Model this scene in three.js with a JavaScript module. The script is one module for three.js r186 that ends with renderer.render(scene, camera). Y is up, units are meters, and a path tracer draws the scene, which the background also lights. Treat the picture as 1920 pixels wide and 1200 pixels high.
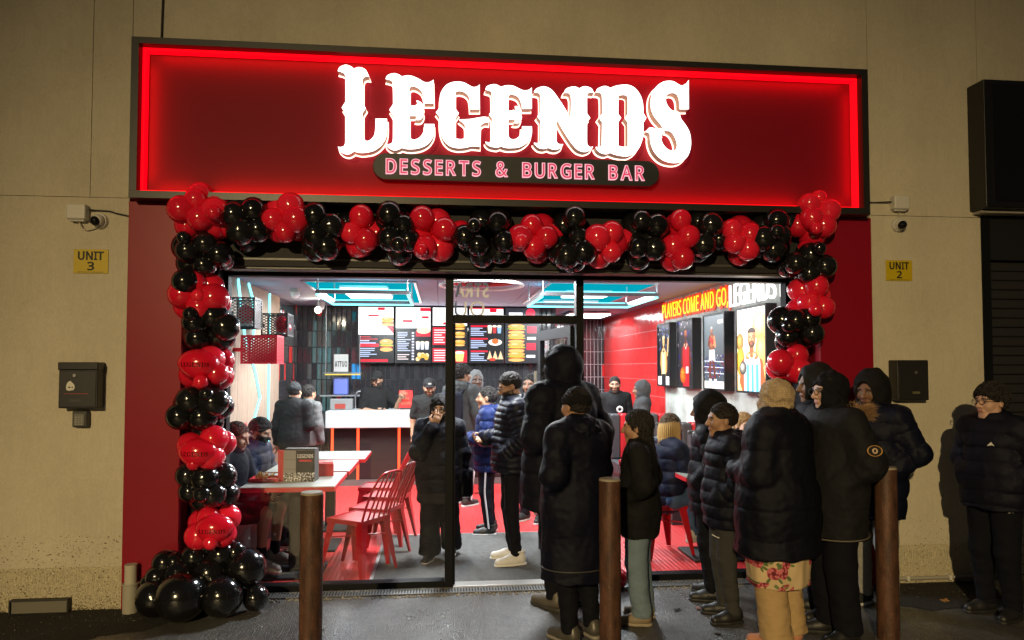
import * as THREE from 'three';
import { mergeGeometries } from 'three/addons/utils/BufferGeometryUtils.js';
import { RoundedBoxGeometry } from 'three/addons/geometries/RoundedBoxGeometry.js';
import { TextGeometry } from 'three/addons/geometries/TextGeometry.js';
import { FontLoader } from 'three/addons/loaders/FontLoader.js';
import { RectAreaLightUniformsLib } from 'three/addons/lights/RectAreaLightUniformsLib.js';
import { createNoise3D } from 'simplex-noise';

// ---------------------------------------------------------------- camera, sky, light, exposure
const scene = new THREE.Scene();
const camera = new THREE.PerspectiveCamera(48.57, 1.6, 0.05, 200);
camera.position.set(0, 1.68, 5.25);
camera.rotation.order = 'YXZ';
camera.rotation.set(THREE.MathUtils.degToRad(2.1), THREE.MathUtils.degToRad(-5.8), 0);
camera.setViewOffset(1920, 1200, 0, -41, 1920, 1200);

const renderer = new THREE.WebGLRenderer({ antialias: true });
renderer.toneMapping = THREE.LinearToneMapping;
renderer.toneMappingExposure = 1.0;
renderer.shadowMap.enabled = true;
RectAreaLightUniformsLib.init();

// night sky over a town: nearly black, a little warm glow near the horizon
{
  const w = 64, h = 32, d = new Float32Array(w * h * 4);
  for (let j = 0; j < h; j++) for (let i = 0; i < w; i++) {
    const e = Math.max(0, (j + 0.5) / h * 2 - 1), k = (j * w + i) * 4, g = Math.pow(1 - e, 2);
    d[k] = 0.016 + 0.014 * g; d[k + 1] = 0.016 + 0.010 * g; d[k + 2] = 0.018 + 0.004 * g; d[k + 3] = 1;
  }
  const sky = new THREE.DataTexture(d, w, h, THREE.RGBAFormat, THREE.FloatType);
  sky.mapping = THREE.EquirectangularReflectionMapping; sky.magFilter = THREE.LinearFilter; sky.needsUpdate = true;
  scene.background = sky; scene.environment = sky; scene.environmentIntensity = 1;
}
const moon = new THREE.DirectionalLight(0xffeedd, 0.02);
moon.position.set(-6, 14, 16); moon.target.position.set(0.5, 1.5, 0); moon.castShadow = true; moon.shadow.radius = 4;
moon.shadow.camera.left = -8; moon.shadow.camera.right = 8; moon.shadow.camera.top = 8; moon.shadow.camera.bottom = -8;
scene.add(moon, moon.target);

// ---------------------------------------------------------------- helpers
function rng(seed) { let a = seed >>> 0; return () => { a = (a + 0x6D2B79F5) | 0; let t = Math.imul(a ^ (a >>> 15), 1 | a); t = (t + Math.imul(t ^ (t >>> 7), 61 | t)) ^ t; return ((t ^ (t >>> 14)) >>> 0) / 4294967296; }; }
const noise = createNoise3D(rng(7));
const used = {};
function numbered(n) { if (!(n in used)) { used[n] = 0; return n; } used[n]++; return n + '_' + String(used[n]).padStart(3, '0'); }
function thing(name, label, category, pos = [0, 0, 0], turn = 0, group) {
  const o = new THREE.Group(); o.name = numbered(name); o.position.set(...pos); o.rotation.y = turn;
  o.userData = { label, category }; if (group) o.userData.group = group; scene.add(o); return o;
}
function obj(name, geo, m, parent, kind) {
  const g = Array.isArray(geo) ? merge(geo) : geo;
  const o = new THREE.Mesh(g, m); o.name = parent ? name : numbered(name); o.castShadow = o.receiveShadow = true;
  (parent || scene).add(o); if (kind) o.userData.kind = kind; return o;
}
function struct(name, geo, m) { return obj(name, geo, m, null, 'structure'); }
function merge(list) {
  const keep = list.map(g => { const q = g.index ? g.toNonIndexed() : g.clone(); for (const k of Object.keys(q.attributes)) if (!['position', 'normal', 'uv'].includes(k)) q.deleteAttribute(k); if (!q.attributes.uv) q.setAttribute('uv', new THREE.BufferAttribute(new Float32Array(q.attributes.position.count * 2), 2)); return q; });
  return mergeGeometries(keep);
}
// box from min/max corners, uv in metres
function bx(x0, x1, y0, y1, z0, z1) {
  const g = new THREE.BoxGeometry(x1 - x0, y1 - y0, z1 - z0); g.translate((x0 + x1) / 2, (y0 + y1) / 2, (z0 + z1) / 2); return uvM(g);
}
function rb(x0, x1, y0, y1, z0, z1, r = 0.01, seg = 2) {
  const g = new RoundedBoxGeometry(x1 - x0, y1 - y0, z1 - z0, seg, Math.min(r, (x1 - x0) / 2.01, (y1 - y0) / 2.01, (z1 - z0) / 2.01)); g.translate((x0 + x1) / 2, (y0 + y1) / 2, (z0 + z1) / 2); return uvM(g);
}
function uvM(g) {
  const p = g.attributes.position, n = g.attributes.normal, uv = new Float32Array(p.count * 2);
  for (let i = 0; i < p.count; i++) {
    const ax = Math.abs(n.getX(i)), ay = Math.abs(n.getY(i)), az = Math.abs(n.getZ(i));
    if (az >= ax && az >= ay) { uv[2 * i] = p.getX(i); uv[2 * i + 1] = p.getY(i); }
    else if (ay >= ax) { uv[2 * i] = p.getX(i); uv[2 * i + 1] = p.getZ(i); }
    else { uv[2 * i] = p.getZ(i); uv[2 * i + 1] = p.getY(i); }
  }
  g.setAttribute('uv', new THREE.BufferAttribute(uv, 2)); return g;
}
function tube(pts, r, seg = 24, rad = 8, closed = false, tension) {
  const c = new THREE.CatmullRomCurve3(pts.map(p => new THREE.Vector3(...p)), closed, tension ? 'catmullrom' : 'centripetal', tension); return new THREE.TubeGeometry(c, seg, r, rad, closed);
}
function bar(a, b, r, rad = 10) {   // straight round bar
  const A = new THREE.Vector3(...a), B = new THREE.Vector3(...b), g = new THREE.CylinderGeometry(r, r, A.distanceTo(B), rad);
  g.applyQuaternion(new THREE.Quaternion().setFromUnitVectors(new THREE.Vector3(0, 1, 0), B.clone().sub(A).normalize())); g.translate((A.x + B.x) / 2, (A.y + B.y) / 2, (A.z + B.z) / 2); return g;
}
function frameGeo(x0, x1, y0, y1, z0, z1, w) { return [bx(x0, x1, y0, y0 + w, z0, z1), bx(x0, x1, y1 - w, y1, z0, z1), bx(x0, x0 + w, y0 + w, y1 - w, z0, z1), bx(x1 - w, x1, y0 + w, y1 - w, z0, z1)]; }
const lin = (r, g, b) => new THREE.Color().setRGB(r, g, b);
const mat = (c, rough = 0.7, o = {}) => new THREE.MeshStandardMaterial({ color: c instanceof THREE.Color ? c : new THREE.Color(c), roughness: rough, ...o });
const phys = (c, rough = 0.5, o = {}) => new THREE.MeshPhysicalMaterial({ color: c instanceof THREE.Color ? c : new THREE.Color(c), roughness: rough, ...o });
const glow = (c, k, o = {}) => new THREE.MeshStandardMaterial({ color: 0x111111, emissive: c instanceof THREE.Color ? c : new THREE.Color(c), emissiveIntensity: k, roughness: 0.5, ...o });
function dataTex(n, f, srgb = true, rep = 1) {
  const d = new Uint8Array(n * n * 4);
  for (let j = 0; j < n; j++) for (let i = 0; i < n; i++) { const c = f(i / n, j / n), k = (j * n + i) * 4; d[k] = c[0] * 255; d[k + 1] = c[1] * 255; d[k + 2] = c[2] * 255; d[k + 3] = 255; }
  const t = new THREE.DataTexture(d, n, n); t.wrapS = t.wrapT = THREE.RepeatWrapping; t.magFilter = THREE.LinearFilter; t.minFilter = THREE.LinearMipmapLinearFilter; t.generateMipmaps = true;
  if (srgb) t.colorSpace = THREE.SRGBColorSpace; t.repeat.set(rep, rep); t.needsUpdate = true; return t;
}
// noise that tiles over the unit square
function tnoise(u, v, f, s = 0) { const a = u * Math.PI * 2, b = v * Math.PI * 2, R = f / (2 * Math.PI); return 0.5 * (noise(Math.cos(a) * R + s, Math.sin(a) * R, Math.cos(b) * R + 3.1 * s) + noise(Math.sin(b) * R + 11 + s, Math.cos(a) * R, Math.sin(a) * R - s)); }
const clamp = (v, a = 0, b = 1) => Math.min(b, Math.max(a, v));
function canvasTex(w, h, draw, srgb = true) {
  const c = document.createElement('canvas'); c.width = w; c.height = h; const g = c.getContext('2d'); draw(g, w, h);
  const t = new THREE.CanvasTexture(c); if (srgb) t.colorSpace = THREE.SRGBColorSpace; t.anisotropy = 4; return t;
}
function rectLight(color, intensity, w, h, pos, look) {
  const l = new THREE.RectAreaLight(color, intensity, w, h); l.position.set(...pos); l.lookAt(...look); scene.add(l); return l;
}
const fontBold = await new FontLoader().loadAsync('fonts/droid/droid_sans_bold.typeface.json');
const fontReg = await new FontLoader().loadAsync('fonts/droid/droid_sans_regular.typeface.json');
function textGeo(s, size, depth, font = fontBold, o = {}) { const g = new TextGeometry(s, { font, size, depth, curveSegments: 6, ...o }); g.computeBoundingBox(); return g; }
function centered(g) { g.computeBoundingBox(); const b = g.boundingBox; g.translate(-(b.min.x + b.max.x) / 2, -(b.min.y + b.max.y) / 2, 0); return g; }
function fitW(g, w, h) { g.computeBoundingBox(); const b = g.boundingBox; g.scale(w / (b.max.x - b.min.x), h ? h / (b.max.y - b.min.y) : w / (b.max.x - b.min.x), 1); return centered(g); }

// ---------------------------------------------------------------- shared surface textures
const texRender = dataTex(512, (u, v) => { const n = tnoise(u, v, 4, 1) * 0.03 + tnoise(u, v, 23, 2) * 0.015 + tnoise(u, v, 120, 3) * 0.03; const b = 0.78 + n; return [b, b * 0.955, b * 0.85]; }, true, 1 / 2.3);
const texRenderBump = dataTex(512, (u, v) => { const n = 0.5 + tnoise(u, v, 150, 4) * 0.3 + tnoise(u, v, 60, 5) * 0.2; return [n, n, n]; }, false, 1 / 0.8);
const texRough = dataTex(512, (u, v) => { const n = tnoise(u, v, 90, 6), m = tnoise(u, v, 190, 7); const b = clamp(0.75 + n * 0.12 + m * 0.13); return [b, b * 0.955, b * 0.84]; }, true, 1 / 0.9);
const texRoughBump = dataTex(512, (u, v) => { const n = clamp(0.5 + tnoise(u, v, 85, 8) * 0.45 + tnoise(u, v, 170, 9) * 0.25); return [n, n, n]; }, false, 1 / 0.7);
const texAsphalt = dataTex(1024, (u, v) => { const s = tnoise(u, v, 6, 1), m = tnoise(u, v, 40, 2), f = tnoise(u, v, 260, 3), g = tnoise(u, v, 480, 13); const b = clamp(0.315 + s * 0.06 + m * 0.035 + f * 0.09 + (g > 0.55 ? 0.1 : 0)); return [b, b * 0.985, b * 0.95]; }, true, 1 / 2.2);
const texAsphaltBump = dataTex(1024, (u, v) => { const n = clamp(0.5 + tnoise(u, v, 260, 3) * 0.4 + tnoise(u, v, 480, 4) * 0.25); return [n, n, n]; }, false, 1 / 2.2);
const texAsphaltRough = dataTex(512, (u, v) => { const n = clamp(0.40 + tnoise(u, v, 5, 21) * 0.16 + tnoise(u, v, 30, 22) * 0.1 + tnoise(u, v, 150, 23) * 0.1); return [n, n, n]; }, false, 1 / 3.1);
const texMat = dataTex(512, (u, v) => { const b = clamp(0.36 + tnoise(u, v, 250, 31) * 0.2 + tnoise(u, v, 12, 32) * 0.035); return [b, b, b * 0.98]; }, true, 1 / 0.8);
const texConcrete = dataTex(512, (u, v) => { const b = clamp(0.72 + tnoise(u, v, 4, 41) * 0.08 + tnoise(u, v, 20, 42) * 0.05 + tnoise(u, v, 100, 43) * 0.03); return [b * 0.97, b, b * 0.97]; }, true, 1 / 1.7);
const texWood = dataTex(512, (u, v) => { const g = tnoise(u, v * 0.06 + 0.3, 60, 51) * 0.5 + tnoise(u, v, 9, 52) * 0.25 + Math.sin((u * 16 + tnoise(u, v, 3, 53) * 1.2) * 6.283) * 0.18; const b = clamp(0.75 + g * 0.12); return [b, b * 0.9, b * 0.8]; }, true, 1 / 1.2);
const texCloth = dataTex(256, (u, v) => { const n = clamp(0.5 + 0.25 * Math.sin(u * 6.283 * 40) * Math.sin(v * 6.283 * 40) + tnoise(u, v, 60, 61) * 0.3); return [n, n, n]; }, false, 1 / 0.16);
const texRibs = dataTex(256, (u) => { const f = (u * 8) % 1; const n = f < 0.28 ? 0.05 : 1 - Math.pow(Math.abs((f - 0.64) / 0.36), 6) * 0.4; return [n, n, n]; }, false, 1 / 0.32);
// ---------------------------------------------------------------- ground
const mAsphalt = mat(lin(1, 1, 1), 1, { map: texAsphalt, bumpMap: texAsphaltBump, bumpScale: 0.006, roughnessMap: texAsphaltRough });
{
  const g = new THREE.PlaneGeometry(80, 60, 1, 1); g.rotateX(-Math.PI / 2); g.translate(0, 0, 29.9);
  const uv = g.attributes.uv, p = g.attributes.position; for (let i = 0; i < uv.count; i++) uv.setXY(i, p.getX(i), p.getZ(i));
  struct('ground', g, mAsphalt);
  const g2 = new THREE.PlaneGeometry(80, 40, 1, 1); g2.rotateX(-Math.PI / 2); g2.translate(0, -0.03, -20);
  struct('ground', g2, mat(lin(0.05, 0.05, 0.05), 1));
}
// ---------------------------------------------------------------- rendered outer wall, in panels with open joints
const mRender = mat(0xffffff, 0.92, { map: texRender, bumpMap: texRenderBump, bumpScale: 0.0022 });
const mRoughcast = mat(lin(1, 0.98, 0.9), 0.95, { map: texRough, bumpMap: texRoughBump, bumpScale: 0.006 });
const mJoint = mat(lin(0.12, 0.11, 0.09), 0.9);
const mBlack = mat(lin(0.012, 0.012, 0.014), 0.45);
const mBlackMatt = mat(lin(0.014, 0.014, 0.016), 0.7);
{
  const t = thing('building_wall', 'cream rendered outer wall around the burger bar shopfront', 'wall');
  const P = (x0, x1, y0, y1, m = mRender, n = 'render_panel') => obj(n, bx(x0, x1, y0, y1, -0.25, 0), m, t);
  P(-9, -2.468, 2.888, 7.5); P(-2.464, -2.2, 2.888, 7.5); P(-9, -2.2, 0.3, 2.884);
  P(-9, -2.2, -0.03, 0.3, mRoughcast, 'roughcast_base');
  P(-2.196, 3.374, 2.888, 7.5); P(3.378, 4.315, 2.888, 7.5); P(3.374, 4.315, 0.3, 2.884); P(3.374, 4.315, -0.03, 0.3, mRoughcast, 'roughcast_base');
  P(4.319, 9, 2.95, 7.5); P(7.6, 9, -0.03, 2.946);
  obj('backing', [bx(-9, -2.2, 0, 7.5, -0.32, -0.255), bx(-2.2, 3.374, 2.89, 7.5, -0.32, -0.255), bx(3.374, 4.315, 0, 7.5, -0.32, -0.255), bx(4.315, 9, 2.95, 7.5, -0.32, -0.255)], mJoint, t);
  obj('roof_slab', bx(-9, 9, 7.5, 7.7, -12, 0.05), mJoint, t);
  obj('side_wall', [bx(-9.1, -9, 0, 7.5, -12, -0.25), bx(9, 9.1, 0, 7.5, -12, -0.25), bx(-9, 9, 0, 7.5, -12.1, -12)], mJoint, t);
}
// ---------------------------------------------------------------- shopfront: red cladding, black shutter box, frames, glass
const mRedClad = phys(lin(0.25, 0.005, 0.018), 0.38, { specularIntensity: 0.55 });
const mFrame = phys(lin(0.006, 0.007, 0.009), 0.5, { specularIntensity: 0.3 });
const mGlass = new THREE.MeshPhysicalMaterial({ color: 0xffffff, roughness: 0.0, transmission: 1, thickness: 0, ior: 1.5 });
const ZG = -0.3;
{
  const t = thing('shopfront', 'black framed glass shopfront with red side pillars under the lit sign', 'shopfront');
  obj('red_pillar', rb(-2.196, -1.822, 0, 2.86, -0.3, 0.02, 0.004), mRedClad, t);
  obj('red_pillar', rb(2.936, 3.372, 0, 2.86, -0.3, 0.02, 0.004), mRedClad, t);
  obj('shutter_box', [bx(-1.82, 2.934, 2.44, 2.885, -0.28, -0.05), bx(-1.82, 2.934, 2.42, 2.46, -0.05, -0.03)], mBlackMatt, t);
  obj('shutter_rail', [rb(-1.6, 2.83, 2.40, 2.438, -0.2, -0.06, 0.006), rb(-1.6, 2.83, 2.462, 2.482, -0.048, -0.035, 0.004)], mat(lin(0.08, 0.08, 0.075), 0.4), t);
  obj('guide_channel', [bx(-1.82, -1.62, 0, 2.42, -0.34, -0.16), bx(-1.66, -1.615, 0, 2.42, -0.16, -0.1)], mFrame, t);
  obj('guide_channel', [bx(2.84, 2.934, 0, 2.42, -0.34, -0.16), bx(2.84, 2.88, 0, 2.42, -0.16, -0.1)], mFrame, t);
  const F = (n, ...a) => obj(n, rb(...a, 0.004), mFrame, t);
  F('head_rail', -1.618, 2.838, 2.375, 2.438, ZG - 0.05, ZG + 0.05);
  F('bottom_rail', -1.618, 0.04, 0, 0.055, ZG - 0.05, ZG + 0.05);
  F('bottom_rail', 1.13, 2.838, 0, 0.055, ZG - 0.05, ZG + 0.05);
  F('mullion', 0.042, 0.104, 0, 2.374, ZG - 0.052, ZG + 0.052);
  F('mullion', 1.068, 1.128, 0, 2.374, ZG - 0.052, ZG + 0.052);
  F('jamb', -1.618, -1.585, 0.056, 2.374, ZG - 0.048, ZG + 0.048);
  F('jamb', 2.80, 2.838, 0.056, 2.374, ZG - 0.048, ZG + 0.048);
  F('transom', 0.105, 1.067, 2.03, 2.092, ZG - 0.05, ZG + 0.05);
  F('door_stop', 0.105, 0.12, 0.02, 2.029, ZG - 0.03, ZG + 0.03);
  obj('threshold', rb(0.105, 1.067, 0, 0.016, ZG - 0.06, ZG + 0.06, 0.004), mat(lin(0.45, 0.44, 0.42), 0.4, { metalness: 0.6 }), t);
  const pane = (x0, x1, y0, y1) => { const g = new THREE.PlaneGeometry(x1 - x0, y1 - y0); g.translate((x0 + x1) / 2, (y0 + y1) / 2, ZG); obj('glass_pane', g, mGlass, t); };
  pane(-1.586, 0.043, 0.054, 2.376); pane(1.127, 2.802, 0.054, 2.376); pane(0.104, 1.068, 2.09, 2.376);
}
{ // door leaf, swung in against the queue
  const t = thing('glass_door', 'open glass door with steel pull bars swung inward at the entrance', 'door', [1.06, 0, ZG - 0.06], 1.71);
  // leaf runs along local +x from the hinge
  const W = 0.94;
  obj('door_frame', [bx(0, W, 0.02, 0.13, -0.022, 0.022), bx(0, W, 1.93, 2.02, -0.022, 0.022), bx(0, 0.07, 0.131, 1.929, -0.022, 0.022), bx(W - 0.07, W, 0.131, 1.929, -0.022, 0.022)], mFrame, t);
  const g = new THREE.PlaneGeometry(W - 0.13, 1.81); g.translate(W / 2, 1.03, 0); obj('glass_pane', g, mGlass, t);
  const steel = mat(lin(0.6, 0.6, 0.6), 0.28, { metalness: 1 });
  for (const s of [-1, 1]) obj('pull_bar', [bar([W - 0.1, 0.35, s * 0.075], [W - 0.1, 1.65, s * 0.075], 0.015), bar([W - 0.1, 0.5, s * 0.02], [W - 0.1, 0.5, s * 0.075], 0.009), bar([W - 0.1, 1.5, s * 0.02], [W - 0.1, 1.5, s * 0.075], 0.009)], steel, t);
  obj('door_closer', [rb(0.06, 0.32, 1.95, 2.0, 0.024, 0.07, 0.006), bar([0.3, 2.0, 0.05], [0.52, 2.03, 0.12], 0.007)], mBlack, t);
}
// drainage channel and the grit line in front of the glass
{
  const t = thing('drain_channel', 'narrow slotted drain grating along the foot of the shopfront', 'drain', [0, 0, 0]);
  obj('channel', bx(-1.8, 2.92, -0.02, 0.003, -0.235, -0.115), mat(lin(0.02, 0.02, 0.02), 0.9), t);
  const steel = mat(lin(0.16, 0.16, 0.155), 0.5, { metalness: 0.6 });
  obj('edge_rail', [bx(-1.8, 2.92, 0.002, 0.01, -0.24, -0.226), bx(-1.8, 2.92, 0.002, 0.01, -0.124, -0.11)], steel, t);
  const s = []; for (let x = -1.79; x < 2.91; x += 0.022) { const g = bx(x, x + 0.011, 0.001, 0.008, -0.226, -0.124); s.push(g); }
  const o = obj('grating_bar', s, steel, t); o.userData.kind = 'stuff';
  const r = rng(5), geo = new THREE.IcosahedronGeometry(0.006, 0), im = new THREE.InstancedMesh(geo, mat(lin(0.28, 0.25, 0.2), 0.9), 2600), m4 = new THREE.Matrix4(), q = new THREE.Quaternion();
  for (let i = 0; i < 2600; i++) { const x = -1.8 + r() * 4.7, z = (i % 3 ? -0.235 + (r() - 0.6) * 0.05 : -0.1 + r() * 0.06), k = 0.5 + r(); q.setFromEuler(new THREE.Euler(r() * 6, r() * 6, 0)); m4.compose(new THREE.Vector3(x, 0.004, z), q, new THREE.Vector3(k, k * 0.6, k)); im.setMatrixAt(i, m4); const cc = 0.4 + r() * 0.9; im.setColorAt(i, lin(cc, cc * 0.97, cc * 0.92)); }
  im.name = numbered('grit'); im.userData = { kind: 'stuff', label: 'loose grit and fine gravel along the shopfront drain', category: 'gravel' }; scene.add(im);
}
// ---------------------------------------------------------------- neighbour unit: black sign box and roller shutter
{
  const t = thing('neighbour_sign_box', 'blank black sign box over the shutter at the right edge', 'sign');
  obj('sign_tray', rb(4.222, 7.6, 2.93, 3.94, 0.002, 0.18, 0.008), phys(lin(0.006, 0.006, 0.008), 0.4), t);
  obj('face_panel', bx(4.29, 7.55, 2.98, 3.90, 0.181, 0.186), phys(lin(0.004, 0.004, 0.006), 0.3), t);
  obj('drip_trim', bx(4.25, 7.6, 2.905, 2.928, 0.0, 0.1), mat(lin(0.35, 0.33, 0.28), 0.6), t);
  const s = thing('roller_shutter', 'closed black slatted roller shutter of the neighbouring unit', 'shutter');
  obj('guide_rail', bx(4.316, 4.40, 0, 2.9, -0.12, -0.005), mFrame, s);
  obj('shutter_box', bx(4.40, 7.6, 2.55, 2.92, -0.2, -0.02), mBlack, s);
  for (let y = 0.02; y < 2.54; y += 0.0765) obj('slat', rb(4.401, 7.6, y, y + 0.074, -0.1, -0.075, 0.012), mBlackMatt, s);
}
// dark soil strips along the foot of the walls, and the dirt they have splashed up the render
{
  const soilTex = dataTex(512, (u, v) => { const f = tnoise(u, v, 120, 91), g = tnoise(u, v, 300, 92); const b = clamp(0.13 + f * 0.06 + (g > 0.6 ? 0.16 : 0)); return [b, b * 0.93, b * 0.82]; }, true, 1 / 0.8);
  const mSoil = mat(0xffffff, 1, { map: soilTex, bumpMap: texRoughBump, bumpScale: 0.012 });
  const strip = (x0, x1, d0, d1, seed) => { const s = new THREE.Shape(), r = rng(seed), n = 60; s.moveTo(x0, 0); s.lineTo(x1, 0); for (let i = 0; i <= n; i++) { const t = i / n, x = x1 + (x0 - x1) * t; s.lineTo(x, (d0(x)) * (0.85 + 0.22 * noise(x * 3, seed, 0) + 0.1 * noise(x * 14, seed, 4))); } const g = new THREE.ShapeGeometry(s); g.rotateX(Math.PI / 2); g.scale(1, 1, 1); const p = g.attributes.position, uv = g.attributes.uv; for (let i = 0; i < p.count; i++) { p.setY(i, 0.004); uv.setXY(i, p.getX(i), p.getZ(i)); } const ix = g.index.array; for (let i = 0; i < ix.length; i += 3) { const q = ix[i]; ix[i] = ix[i + 1]; ix[i + 1] = q; } g.computeVertexNormals(); return struct('soil_strip', g, mSoil); };
  strip(-9, -1.5, x => 0.12 + 0.85 * clamp((-1.5 - x) / 1.0), 0, 3); strip(3.2, 9, () => 0.62, 0, 5);
  const geo = new THREE.CircleGeometry(1, 6), N = 5200, im = new THREE.InstancedMesh(geo, mat(lin(0.13, 0.1, 0.055), 0.95), N), r = rng(17), m4 = new THREE.Matrix4();
  for (let i = 0; i < N; i++) { const right = r() < 0.2, x = right ? 3.39 + r() * 0.92 : -3.9 + r() * 1.69, y = 0.52 * Math.pow(r(), 3.2), k = 0.0013 + 0.0034 * r() * r(); m4.makeScale(k * (0.7 + r()), k, 1); m4.setPosition(x, y + 0.004, 0.0022); im.setMatrixAt(i, m4); const c = 0.6 + r() * 0.8; im.setColorAt(i, lin(c, c, c)); }
  im.name = 'dirt_splash'; im.userData = { kind: 'stuff' }; scene.getObjectByName('building_wall').add(im);
  const st = new THREE.IcosahedronGeometry(0.009, 0), M = 700, ib = new THREE.InstancedMesh(st, mat(lin(0.16, 0.14, 0.11), 0.9), M), q = new THREE.Quaternion();
  for (let i = 0; i < M; i++) { const right = r() < 0.25, x = right ? 3.3 + r() * 1.6 : -3.6 + r() * 2.0, z = 0.02 + r() * (right ? 0.32 : 0.5) * (right ? 1 : Math.min(1, (-1.4 - x) * 0.8)), k = 0.25 + 0.8 * r() * r() * r(); q.setFromEuler(new THREE.Euler(r() * 6, r() * 6, 0)); m4.compose(new THREE.Vector3(x, 0.006, z), q, new THREE.Vector3(k, k * 0.6, k)); ib.setMatrixAt(i, m4); const c = 0.15 + r() * r() * 1.1; ib.setColorAt(i, lin(c, c, c)); }
  ib.name = numbered('stones'); ib.userData = { kind: 'stuff', label: 'scattered small stones on the soil along the walls', category: 'stones' }; scene.add(ib);
}
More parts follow.
